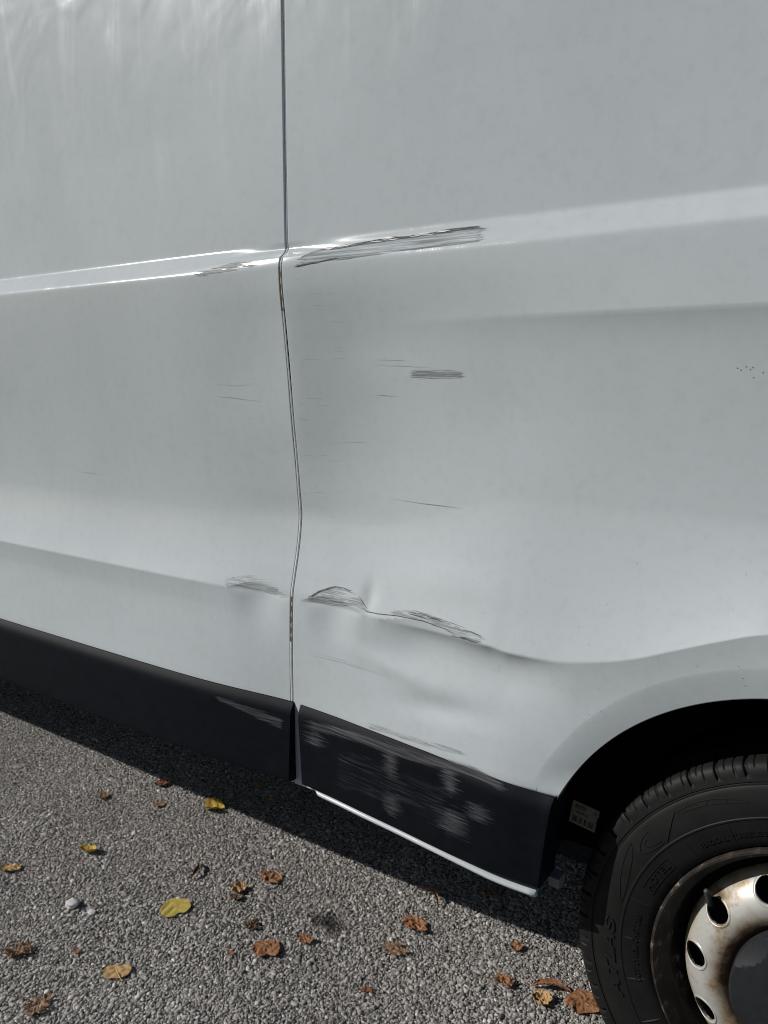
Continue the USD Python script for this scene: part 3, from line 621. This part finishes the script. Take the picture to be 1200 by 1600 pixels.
def marks(name, mesh, m, label): obj(name, mesh, m, VAN, smooth=False, label=label, kind='stuff')

def smear(name, dark, light, su, sv, cover, hard=0.05, uedge=0.12, vedge=0.2, vramp=None, rough=0.7):
    """worn-through paint: level streaks (su, sv per metre along and up), ragged at the rim of the patch"""
    n = {'c': ('texture_coordinate', {}), 'sx': ('separate_xyz', {}), 'g': ('geometry', {}),
         'm1': ('mapping', {'mapping_type': 'point', 'rotation': (0, 0.03, 0), 'scale': (su, 1, sv)}), 'n1': ('noise_texture', {'scale': 1.0, 'detail': 5.0, 'roughness': 0.62, 'distortion': 0.25}),
         'm2': ('mapping', {'mapping_type': 'point', 'location': (7.3, 3.1, 0), 'scale': (su * 0.8, 1, sv * 1.4)}), 'n2': ('noise_texture', {'scale': 1.0, 'detail': 4.0, 'roughness': 0.6}),
         'ru': ('rgb_ramp', {'ramp': [(0, (0, 0, 0)), (uedge, (1, 1, 1)), (1 - uedge, (1, 1, 1)), (1, (0, 0, 0))]}), 'rv': ('rgb_ramp', {'ramp': [(0, (0, 0, 0)), (vedge, (1, 1, 1)), (1 - vedge, (1, 1, 1)), (1, (0, 0, 0))]}),
         'mk': ('mix', {'mix_type': 'multiply', 'fac': 1.0}), 'bw': ('rgb_to_bw', {}), 'ad': ('math', {'math_type': 'multiply_add', 'value2': 0.42}), 'al': ('map_range', {'from_min': 0.92 + 0.36 * (0.5 - cover) - hard, 'from_max': 0.92 + 0.36 * (0.5 - cover) + hard, 'to_min': 0.0, 'to_max': 1.0, 'clamp': True}),
         'rc': ('rgb_ramp', {'ramp': [(0.36, dark), (0.62, light)]}), 'rw': ('rgb_ramp', {'ramp': vramp or [(0, (1, 1, 1)), (1, (1, 1, 1))]}), 'mc': ('mix', {'mix_type': 'multiply', 'fac': 1.0}),
         'p': ('principled_bsdf', {'roughness': rough, 'specular_ior_level': 0.25}), 't': ('transparent_bsdf', {}), 'm': ('mix_closure', {})}
    l = [('c.UV', 'sx.vector'), ('g.position', 'm1.vector'), ('g.position', 'm2.vector'), ('m1.vector', 'n1.vector'), ('m2.vector', 'n2.vector'), ('sx.x', 'ru.fac'), ('sx.y', 'rv.fac'), ('ru.color', 'mk.color1'), ('rv.color', 'mk.color2'), ('mk.color', 'bw.color'),
         ('bw.val', 'ad.value1'), ('n1.fac', 'ad.value3'), ('ad.value', 'al.value'), ('n2.fac', 'rc.fac'), ('sx.y', 'rw.fac'), ('rc.color', 'mc.color1'), ('rw.color', 'mc.color2'), ('mc.color', 'p.base_color'),
         ('al.result', 'm.fac'), ('t.BSDF', 'm.closure1'), ('p.BSDF', 'm.closure2')]
    return looks(name, n, l, 'm.closure')
def worn(name, top, bot, m, label, surf=None, off=0.0004, nu=90, nv=14):
    """a worn patch lying on the skin between two measured curves; u runs along, v from top to bottom"""
    top, bot = np.array(top, float), np.array(bot, float); t = np.linspace(0, 1, nu)
    def along(c):
        d = np.r_[0, np.cumsum(np.hypot(*np.diff(c, axis=0).T))]; return np.stack([PchipInterpolator(d / d[-1], c[:, k])(t) for k in (0, 1)], 1)
    A, B = along(top), along(bot); v = np.linspace(0, 1, nv)
    XY = (A[None] * (1 - v)[:, None, None] + B[None] * v[:, None, None]).reshape(-1, 2)
    P = skin_many(XY, off, surf); uv = np.stack([np.tile(t, nv), np.repeat(v, nu)], 1)
    p = numbered(VAN, name)
    mm = usdkit.mesh(stage, p, (P + [0, 0, EYE] - ORIGIN[VAN], quads2tri(grid_faces(nv, nu))), m, smooth=True, uv=uv); tag(mm.GetPrim(), label=label)
W3 = lambda a: (a, a * 1.05, a * 1.08)
edge_dark = [(0, W3(0.60)), (0.16, W3(0.50)), (0.34, W3(0.9)), (0.72, W3(1)), (0.86, W3(0.62)), (1, W3(0.5))]
SM_LEDGE = smear('ledge_scrape', W3(0.20), W3(0.50), 13.0, 330.0, 0.86, 0.05, 0.10, 0.16, edge_dark)
SM_SHORT = smear('short_scrape', W3(0.20), W3(0.46), 14.0, 380.0, 0.66, 0.06, 0.22, 0.22)
SM_RUB = smear('mid_scrape', W3(0.20), W3(0.34), 16.0, 700.0, 0.47, 0.06, 0.20, 0.25)
SM_CRES = smear('crescent_scrape', W3(0.16), W3(0.42), 16.0, 520.0, 0.42, 0.05, 0.10, 0.14)
SM_FAINT = smear('faint_scrape', W3(0.24), W3(0.46), 16.0, 520.0, 0.34, 0.05, 0.15, 0.15)
SM_EDGE = smear('edge_scrape', W3(0.20), W3(0.42), 14.0, 420.0, 0.45, 0.06, 0.15, 0.2)
T1 = [(452, 411), (490, 390), (520, 383), (600, 371), (680, 360), (752, 351), (772, 352)]; B1 = [(452, 420), (490, 413), (540, 406), (600, 399), (680, 389), (740, 381), (776, 376)]
worn('scrape', T1, B1, SM_LEDGE, 'long grey scrape on the ledge right of the gap', nu=160, nv=22)
marks('scrape', merge([streaks([(495, 390), (600, 372), (680, 361), (752, 352)], [(495, 394), (600, 377), (680, 366), (752, 356)], 26, 8, 60, .0004, .0014, 12, off=.0008), ]), M_SCR_DARK, 'dark gouged lines in the long ledge scrape')
marks('scrape', streaks([(455, 413), (500, 405), (530, 401)], [(455, 418), (500, 410), (530, 404)], 14, 8, 40, .0004, .0012, 13, off=.0008), M_SCR_DARK, 'dark gouges at the gap end of the long scrape')
marks('scrape', streaks([(500, 387), (600, 372), (740, 354)], [(500, 392), (600, 377), (740, 359)], 22, 8, 30, .0006, .0016, 16, off=.0012), M_SCR_WHITE, 'white torn paint flakes along the ledge scrape')
worn('scrape', [(280, 432), (330, 417), (380, 406), (424, 410)], [(280, 438), (330, 431), (380, 424), (424, 419)], SM_SHORT, 'short grey scrape on the ledge left of the gap')
worn('scrape', [(622, 574), (680, 573), (742, 576)], [(622, 596), (680, 597), (742, 595)], SM_RUB, 'bundle of fine scratches in the middle of the right panel')
for p, w in (
    ([(578, 562), (620, 563), (640, 564)], .0007), ([(582, 570), (630, 572), (680, 575)], .0008), ([(583, 618), (600, 618), (621, 620)], .0011), ([(584, 645), (585, 655)], .0016),
    ([(738, 493), (750, 491)], .0022), ([(610, 779), (660, 787), (722, 795)], .0010), ([(640, 784), (690, 790), (720, 794)], .0007), ([(620, 792), (640, 796)], .0008), ([(690, 786), (722, 785)], .0006),
    ([(560, 760), (575, 761)], .0008), ([(792, 625), (797, 629)], .0016), ([(800, 632), (806, 634)], .0016), ([(500, 745), (506, 752)], .0012),
    ([(333, 619), (365, 622), (412, 628)], .0010), ([(330, 599), (370, 603), (405, 598)], .0006), ([(372, 650), (406, 656)], .0012), ([(400, 600), (411, 630)], .0006), ([(118, 736), (140, 739), (160, 741)], .0008),
    ([(520, 690), (560, 691), (575, 692)], .0006), ([(560, 648), (590, 649)], .0005), ([(480, 1022), (530, 1034), (610, 1058)], .0008), ([(490, 1020), (540, 1033), (570, 1045)], .0006)):
    obj('scratch', ribbon(p, w * 0.55, None, .0005), M_SCR_SOFT, VAN, smooth=False)
hair = streaks([(455, 430), (560, 428)], [(455, 800), (560, 800)], 36, 8, 26, .0002, .0004, 21, off=.0004)
obj('hairlines', hair, M_SCR_PALE, VAN, smooth=False, label='faint pale hairlines beside the gap', kind='stuff')
# swage line: three scraped crescents
worn('scrape', [(338, 911), (365, 899), (390, 895), (420, 904), (444, 932)], [(338, 914), (370, 919), (390, 924), (420, 930), (444, 937)], SM_FAINT, 'faint scraped crescent on the swage line left of the gap')
worn('scrape', [(472, 938), (495, 922), (525, 914), (552, 922), (574, 950)], [(472, 943), (500, 943), (525, 946), (552, 950), (574, 956)], SM_CRES, 'scraped crescent on the swage line just right of the gap')
worn('scrape', [(596, 957), (640, 951), (680, 961), (720, 981), (768, 997)], [(596, 963), (640, 968), (690, 984), (730, 1004), (768, 1006)], SM_CRES, 'long scraped patch on the swage line below the dent')
marks('scrape', merge([ribbon([(474, 940), (500, 941), (540, 946), (570, 953)], .0009, None, .0008), ribbon([(566, 948), (572, 955), (590, 959), (620, 962), (660, 970), (700, 984)], .0013, None, .0008), ribbon([(560, 930), (567, 942), (576, 956)], .0008, None, .0008)]), M_SCR_DARK, 'dark creased line along the buckled swage')
marks('scrape', merge([streaks([(480, 934), (500, 921), (525, 915), (550, 922)], [(480, 937), (500, 925), (525, 918), (553, 928)], 22, 6, 26, .0004, .0010, 25, off=.0008), streaks([(630, 953), (690, 966), (764, 998)], [(630, 957), (690, 972), (764, 1002)], 22, 8, 34, .0004, .0009, 26, off=.0008), streaks([(700, 990), (750, 1001)], [(700, 994), (750, 1005)], 12, 8, 30, .0004, .0010, 28, off=.0008)]), M_SCR_DARK, 'short dark nicks round the scraped crescents')
obj('scratch', ribbon([(436, 932), (444, 934)], .003, None, .0008), M_SCR_SOFT, VAN, smooth=False)
worn('scrape', [(550, 1118), (660, 1153), (750, 1179)], [(550, 1130), (660, 1166), (750, 1189)], SM_EDGE, 'scrapes just above the right rubbing strip')
for p in ([(725, 1144), (745, 1150)], [(730, 1150), (742, 1153)]): obj('scratch', ribbon(p, .0008, None, .0006), M_SCR_SOFT, VAN, smooth=False)
# stone chips
ch = []
for k in range(70):
    X, Y = (RNG.uniform(700, 1195), RNG.uniform(860, 1160)) if k < 62 else (RNG.uniform(10, 1190), RNG.uniform(480, 1090))
    if 430 < X < 480: continue
    q = skin(X, Y, .0004); r = np.hypot(q[0] - ARC, q[2] - ARZ)
    if r < ARR + 0.01 or q[2] < ZM + 0.01: continue
    s = RNG.uniform(.0003, .0009); th = np.linspace(0, 2 * math.pi, 7)[:-1]
    P = np.stack([q[0] + s * np.cos(th), 0 * th, q[2] + s * RNG.uniform(.5, 1) * np.sin(th)], 1); P[:, 1] = Y0 - skin_h(P[:, 0], P[:, 2]) - .0004
    ch.append((np.vstack([P, q[None]]), np.array([(i, (i + 1) % 6, 6) for i in range(6)])))
for X, Y in ((1152, 575), (1157, 578), (1166, 573), (1172, 577), (1176, 574), (1177, 590), (1192, 582)):
    q = skin(X, Y, .0004); s = .0009; th = np.linspace(0, 2 * math.pi, 7)[:-1]
    P = np.stack([q[0] + s * np.cos(th), 0 * th, q[2] + s * np.sin(th)], 1); P[:, 1] = Y0 - skin_h(P[:, 0], P[:, 2]) - .0004
    ch.append((np.vstack([P, q[None]]), np.array([(i, (i + 1) % 6, 6) for i in range(6)])))
obj('stone_chips', merge(ch), M_SCR_SOFT, VAN, smooth=False, label='tiny dark stone chips and dirt specks in the paint', kind='stuff')
# grime packed in the gap
def grime(z0, z1):
    z = np.linspace(z0, z1, 24); y = gap_y(z) - 0.0004; G = np.stack([np.stack([SEAM - 0.0030 + 0 * z, y, z], 1), np.stack([SEAM + 0.0004 + 0.0007 * np.sin(z * 300), y + 0.001, z], 1)], 1)
    return G.reshape(-1, 3), quads2tri(grid_faces(24, 2, flip=True))
for z_pair in ((.206, .13), (-.41, -.50)): obj('gap_grime', grime(*z_pair), M_DIRT, VAN, smooth=False)
# scuffs on the strips
sr = lambda x, z: strip_h(np.asarray(x), np.asarray(z), False)
sl = lambda x, z: strip_h(np.asarray(x), np.asarray(z), True)
CH = lambda a: (a, a * 1.04, a * 1.2)
SC_BAND = smear('scuff_band', CH(0.014), CH(0.070), 12.0, 380.0, 0.72, 0.13, 0.08, 0.32)
SC_PATCH = smear('scuff_patch', CH(0.018), CH(0.085), 24.0, 460.0, 0.68, 0.13, 0.46, 0.34)
SC_THIN = smear('scuff_thin', CH(0.02), CH(0.05), 10.0, 500.0, 0.24, 0.08, 0.2, 0.2)
worn('scuff', [(332, 1084), (390, 1101), (446, 1119)], [(332, 1092), (390, 1120), (446, 1150)], SC_BAND, 'pale scuffs at the end of the left rubbing strip', sl, .0008)
worn('scuff', [(462, 1116), (560, 1140), (640, 1166), (752, 1200), (806, 1236)], [(462, 1140), (560, 1166), (640, 1194), (745, 1222), (800, 1254)], SC_BAND, 'bluish scuffed band along the top of the right rubbing strip', sr, .0010, nu=140)
def patch(X, Y, wx, wy, label, m=None, slope=.34):
    worn('scuff', [(X - wx, Y - wy - wx * slope), (X + wx, Y - wy + wx * slope)], [(X - wx, Y + wy - wx * slope), (X + wx, Y + wy + wx * slope)], m or SC_PATCH, label, sr, .0008, nu=40)
patch(492, 1156, 34, 20, 'small chalky scuff nearest the gap'); patch(610, 1194, 26, 38, 'chalky scuff high on the middle of the strip'); patch(703, 1220, 30, 44, 'tall chalky scuff below the scuffed band')
patch(612, 1256, 30, 28, 'chalky scuff low on the middle of the strip'); patch(706, 1284, 52, 36, 'broad chalky scuff low on the strip'); patch(746, 1270, 40, 24, 'chalky scuff furthest towards the wheel')
patch(610, 1228, 130, 44, 'fine pale lines across the right strip', SC_THIN, .36)

# ------------------------------------------------------------------ fallen leaves and litter
def leaf_mat(name, a, b, c, scale=140.0, rough=0.75):
    return looks(name, {'g': ('geometry', {}), 'n': ('noise_texture', {'scale': scale, 'detail': 5.0, 'roughness': 0.7}), 'r': ('rgb_ramp', {'ramp': [(0.32, a), (0.5, b), (0.68, c)]}),
        'p': ('principled_bsdf', {'roughness': rough, 'specular_ior_level': 0.3}), 't': ('translucent_bsdf', {'color': b}), 'm': ('mix_closure', {'fac': 0.2})},
        [('g.position', 'n.vector'), ('n.fac', 'r.fac'), ('r.color', 'p.base_color'), ('p.BSDF', 'm.closure1'), ('t.BSDF', 'm.closure2')], 'm.closure')
L_YELLOW = leaf_mat('leaf_yellow', (0.36, 0.22, 0.03), (0.55, 0.38, 0.06), (0.62, 0.46, 0.10))
L_LIME = leaf_mat('leaf_yellow_green', (0.40, 0.31, 0.05), (0.54, 0.43, 0.10), (0.64, 0.53, 0.20))
L_TAN = leaf_mat('leaf_tan', (0.34, 0.20, 0.08), (0.52, 0.34, 0.15), (0.60, 0.42, 0.22))
L_BROWN = leaf_mat('leaf_brown', (0.12, 0.07, 0.042), (0.29, 0.18, 0.11), (0.44, 0.30, 0.19), 260)
L_RED = leaf_mat('leaf_red_brown', (0.12, 0.05, 0.024), (0.33, 0.155, 0.075), (0.50, 0.28, 0.155), 300)
L_DARK = leaf_mat('leaf_dark_brown', (0.05, 0.03, 0.02), (0.16, 0.095, 0.06), (0.28, 0.18, 0.11), 260)
L_STEM = plain('leaf_stem', (0.45, 0.34, 0.16), 0.7)
M_PEBBLE = plain('pale_pebble', (0.50, 0.50, 0.50), 0.7, var=0.3, scale=220)
def px_m(X, Y): return np.linalg.norm(on_ground(X, Y)) / FOC
def leaf_mesh(length, width, shape, curl, crumple, seed, fold=0.0, ragged=0.1, holes=0.0):
    r = np.random.default_rng(seed); nr, na = 9, 40
    th = np.linspace(0, 2 * math.pi, na, endpoint=False)
    if shape == 'heart': rad = 0.5 * (1 - 0.16 * np.cos(th)) * (1 - 0.32 * np.exp(-((((th - math.pi) + math.pi) % (2 * math.pi) - math.pi) / 0.0001 + 0) ** 2 * 0) * 0); rad = rad * (1 - 0.35 * np.exp(-((th - math.pi) / 0.35) ** 2)) * (1 + 0.14 * np.exp(-(np.minimum(th, 2 * math.pi - th) / 0.3) ** 2))
    elif shape == 'lobed': rad = 0.5 * (0.72 + 0.28 * np.abs(np.cos(th))) * (1 - 0.2 * np.exp(-((th - math.pi / 2) / 0.25) ** 2))
    elif shape == 'strip': rad = 0.5 * (0.35 + 0.65 * np.abs(np.cos(th)) ** 2)
    else: rad = 0.5 * (1 + 0.12 * np.cos(2 * th))
    rad = rad * (1 + ragged * r.normal(0, 1, na) * 0.35 + ragged * (meshkit.noise(np.stack([np.cos(th) * 2, np.sin(th) * 2, th * 0 + seed], -1), seed) - 0.5))
    V = [(0, 0, 0)]
    for k in range(1, nr + 1):
        f = k / nr
        for j in range(na): V.append((rad[j] * f * math.cos(th[j]) * length, rad[j] * f * math.sin(th[j]) * width, 0))
    V = np.array(V); F = [(0, 1 + j, 1 + (j + 1) % na) for j in range(na)]
    for k in range(nr - 1):
        for j in range(na):
            a, b, c, d = 1 + k * na + j, 1 + k * na + (j + 1) % na, 1 + (k + 1) * na + (j + 1) % na, 1 + (k + 1) * na + j
            if holes and k > 1 and r.random() < holes: continue
            F += [(a, d, c), (a, c, b)]
    u, v = V[:, 0] / length, V[:, 1] / width
    z = curl * length * (u * u * r.uniform(.4, 1.2) + v * v * r.uniform(.6, 1.4)) + fold * width * np.abs(v)
    z = z + 0.42 * crumple * length * (meshkit.fbm(np.stack([u * 5 + seed, v * 5, 0 * u], -1), 3, seed) - 0.5) + crumple * length * 0.22 * (meshkit.noise(np.stack([u * 16, v * 16 + seed, 0 * u], -1), seed + 1) - 0.5)
    z = z + 0.03 * length * np.abs(np.sin(9 * u + 7 * np.abs(v))) * (crumple < 0.25)
    V[:, 2] = z - np.percentile(z, 12)
    s = 1 - 0.6 * crumple * np.clip(np.abs(z) / (length + 1e-9), 0, 1)
    V[:, :2] *= s[:, None]
    T = 0.0005
    n = len(V); F = np.array(F)
    return np.vstack([V, V - [0, 0, T]]), np.vstack([F, F[:, ::-1] + n])
def put(mesh, X, Y, rz, lift_=0.0018):
    v, f = np.array(mesh[0]), mesh[1]; c, s = math.cos(rz), math.sin(rz)
    g = on_ground(X, Y, 0.004); w = np.stack([v[:, 0] * c - v[:, 1] * s, v[:, 0] * s + v[:, 1] * c, v[:, 2]], 1)
    w[:, 2] = np.maximum(w[:, 2], -0.001); return w + [g[0], g[1], -EYE + lift_ + 0.0035], f
G_L = 'fallen leaves scattered on the asphalt'
def leaf(X, Y, Lp, Wp, rz, mat, shape, curl, crumple, seed, label, fold=0.0, ragged=0.1, stem=None, holes=0.0, cat='leaf'):
    k = px_m(X, Y); ms = put(leaf_mesh(Lp * k * 0.93, Wp * k * 1.15, shape, curl, crumple, seed, fold, ragged, holes), X, Y, rz)
    if stem is None:
        obj('fallen_leaf', ms, mat, smooth=60, label=label, category=cat, group=G_L); return
    g = on_ground(X, Y)
    t = thing('fallen_leaf', (g[0], g[1], 0.0), label=label, category=cat, group=G_L)
    obj('blade', ms, mat, t, smooth=60)
    pts = [on_ground(px, py, 0.005 + 0.003 * math.sin(i * 1.3)) for i, (px, py) in enumerate(stem)]
    st = [capsule(pts[i], pts[i + 1], 0.0009, 0.0008, 8) for i in range(len(pts) - 1)]
    s_ = st[0]
    for q in st[1:]: s_ = s_ + q
    obj('stem', s_, L_STEM, t, smooth=50)
leaf(335, 1263, 34, 22, 0.5, L_YELLOW, 'heart', .35, .22, 41, 'bright yellow folded leaf at the edge of the van shadow', fold=.5)
leaf(273, 1418, 40, 34, 2.75, L_LIME, 'heart', .05, .06, 42, 'flat yellow green leaf, the largest lying in the open', ragged=.04, stem=[(290, 1408), (295, 1400), (297, 1394)])
leaf(183, 1518, 38, 28, 0.65, L_TAN, 'lobed', .10, .10, 43, 'pale tan leaf with two rounded lobes and a stem', ragged=.04, fold=-.15, stem=[(180, 1510), (185, 1522), (190, 1533)])
leaf(138, 1331, 24, 13, 0.3, L_YELLOW, 'plain', .7, .30, 44, 'small golden curled leaf with dark shadow', ragged=.2, fold=.5)
leaf(17, 1357, 26, 18, 0.7, L_TAN, 'lobed', .3, .45, 45, 'tan shrivelled leaf at the left edge of the picture', ragged=.2)
leaf(254, 1225, 20, 15, 0.9, L_RED, 'plain', .4, .6, 46, 'small reddish crumpled leaf touching the shadow edge', ragged=.3)
leaf(162, 1245, 18, 13, -0.3, L_BROWN, 'plain', .4, .5, 47, 'small brown leaf furthest up the sunlit asphalt', ragged=.3)
leaf(249, 1257, 15, 11, 0.2, L_BROWN, 'plain', .2, .4, 48, 'tiny dull brown leaf left of the yellow folded leaf', ragged=.3)
leaf(423, 1372, 34, 22, 0.1, L_RED, 'plain', .1, .45, 50, 'flat rusty leaf with a thin straw beside it', ragged=.25, stem=[(430, 1360), (437, 1366), (441, 1374)], holes=.06)
leaf(374, 1390, 24, 20, 1.2, L_TAN, 'plain', .6, .7, 51, 'light tan crumpled leaf curled into a ball', ragged=.25)
leaf(369, 1403, 18, 11, 0.2, L_DARK, 'plain', .3, .6, 52, 'dark shrivelled scrap below the tan curled leaf', ragged=.3)
leaf(30, 1488, 36, 20, 0.75, L_BROWN, 'plain', .35, .6, 53, 'brown tattered leaf casting a shadow near the left edge', ragged=.3, holes=.10)
leaf(60, 1572, 32, 28, 0.9, L_BROWN, 'plain', .10, .5, 54, 'lacy brown leaf in the bottom left corner', ragged=.35, holes=.16)
leaf(393, 1446, 20, 18, 0.4, L_DARK, 'plain', .2, .7, 55, 'dark brown torn leaf above the reddish leaf', ragged=.4, holes=.08)
leaf(416, 1482, 38, 32, 2.4, L_RED, 'heart', .10, .40, 56, 'broad reddish brown leaf with a crumbly surface', ragged=.15)
leaf(476, 1469, 22, 15, 0.2, L_RED, 'plain', .25, .6, 57, 'small red brown leaf below the oil stain', ragged=.3)
leaf(649, 1446, 38, 25, -0.15, L_RED, 'plain', .12, .45, 58, 'red brown leaf right of the oil stain', ragged=.2)
leaf(617, 1484, 32, 20, 0.1, L_BROWN, 'plain', .05, .35, 59, 'faded brown leaf pressed into the chips', ragged=.35, holes=.14)
leaf(806, 1480, 18, 17, 0.6, L_RED, 'plain', .2, .5, 60, 'small orange brown leaf near the shadow and tyre', ragged=.2)
leaf(787, 1534, 27, 17, 0.1, L_RED, 'plain', .3, .6, 61, 'red brown scrap left of the long strip leaf', ragged=.3)
leaf(913, 1566, 46, 42, 2.2, L_RED, 'heart', .06, .35, 63, 'large reddish brown leaf against the tyre', ragged=.12)
leaf(846, 1563, 24, 26, 1.3, L_TAN, 'plain', .8, .8, 64, 'golden brown curled leaf standing up near the tyre', ragged=.2)
leaf(766, 1394, 22, 16, 0.3, L_BROWN, 'plain', .3, .5, 65, 'dim leaf in the shadow below the sill', ragged=.3)
leaf(404, 1228, 20, 14, 0.6, L_TAN, 'plain', .2, .5, 66, 'dim tan leaf in the shadow below the left strip', ragged=.3)
leaf(424, 1252, 14, 10, 0.1, L_TAN, 'plain', .2, .5, 67, 'tiny dim leaf in the shadow below the gap', ragged=.3)
leaf(360, 1490, 9, 7, 0.1, L_RED, 'plain', .2, .5, 68, 'reddish speck of leaf left of the broad reddish leaf', ragged=.3)
leaf(120, 1487, 10, 7, 0.1, L_RED, 'plain', .2, .5, 69, 'reddish speck of leaf above the two lobed tan leaf', ragged=.3)
leaf(573, 1547, 16, 12, 0.6, L_RED, 'plain', .1, .5, 70, 'faint reddish fragment low on the asphalt', ragged=.4, holes=.2)
# curled strips
def curled(pts, w, mat, label, arch, seed):
    P = np.array([on_ground(X, Y, 0.004) for X, Y in pts]); k = np.linspace(0, len(P) - 1, 30); i = np.arange(len(P))
    P = np.stack([PchipInterpolator(i, P[:, j])(k) for j in range(3)], 1); t = np.linspace(0, 1, 30)
    P[:, 2] += arch * np.sin(math.pi * t) + 0.004
    T = np.gradient(P, axis=0); T /= np.linalg.norm(T, axis=1, keepdims=True); S_ = np.cross(T, [0, 0, 1.0]); G = []
    wv = w * np.sin(math.pi * (0.06 + 0.88 * t)) * (1 + 0.35 * (meshkit.noise(np.stack([t * 9, t * 0 + seed, 0 * t], -1), seed) - .5))
    for c in np.linspace(-1, 1, 7):
        ph = c * 1.1; G.append(P + S_ * (wv * np.sin(ph))[:, None] / 2 + np.array([0, 0, 1.0]) * (wv * (1 - np.cos(ph)))[:, None] * 0.7 + 0.0006 * RNG.normal(0, 1, (30, 3)))
    G = np.stack(G, 1); n = G.shape[0] * 7; f = quads2tri(grid_faces(30, 7))
    obj('fallen_leaf', (np.vstack([G.reshape(-1, 3), G.reshape(-1, 3) - [0, 0, .0006]]), np.vstack([f, f[:, ::-1] + n])), mat, smooth=60, label=label, category='leaf', group=G_L)
curled([(309, 1349), (311, 1358), (306, 1367), (297, 1375)], .011, L_DARK, 'dark brown leaf rolled into a bent strip', .004, 1)
curled([(657, 1395), (672, 1398), (681, 1406), (684, 1418)], .011, L_RED, 'rolled orange leaf arching at the shadow edge', .010, 2)
curled([(831, 1543), (850, 1542), (870, 1545), (892, 1553)], .018, L_RED, 'long narrow reddish strip beside the tyre', .005, 3)
# pebble
def pebble(X, Y, w, h, d, seed, label):
    k = px_m(X, Y); s = trimesh.creation.icosphere(3); v = s.vertices * (1 + .8 * (meshkit.noise(s.vertices * 1.4 + seed, seed)[:, None] - .5)); v = np.sign(v) * np.abs(v) ** .8; v = v * np.array([w, h, d]) * k / 2
    g = on_ground(X, Y, .003); obj('pebble', (v + [g[0], g[1], -EYE + d * k * .3 + .002], s.faces), M_PEBBLE, smooth=60, label=label, category='pebble')
pebble(113, 1414, 19, 15, 9, 3, 'white pebble lying on the asphalt, the larger of two')
pebble(144, 1426, 10, 8, 5, 4, 'small pale pebble right of the larger white pebble')
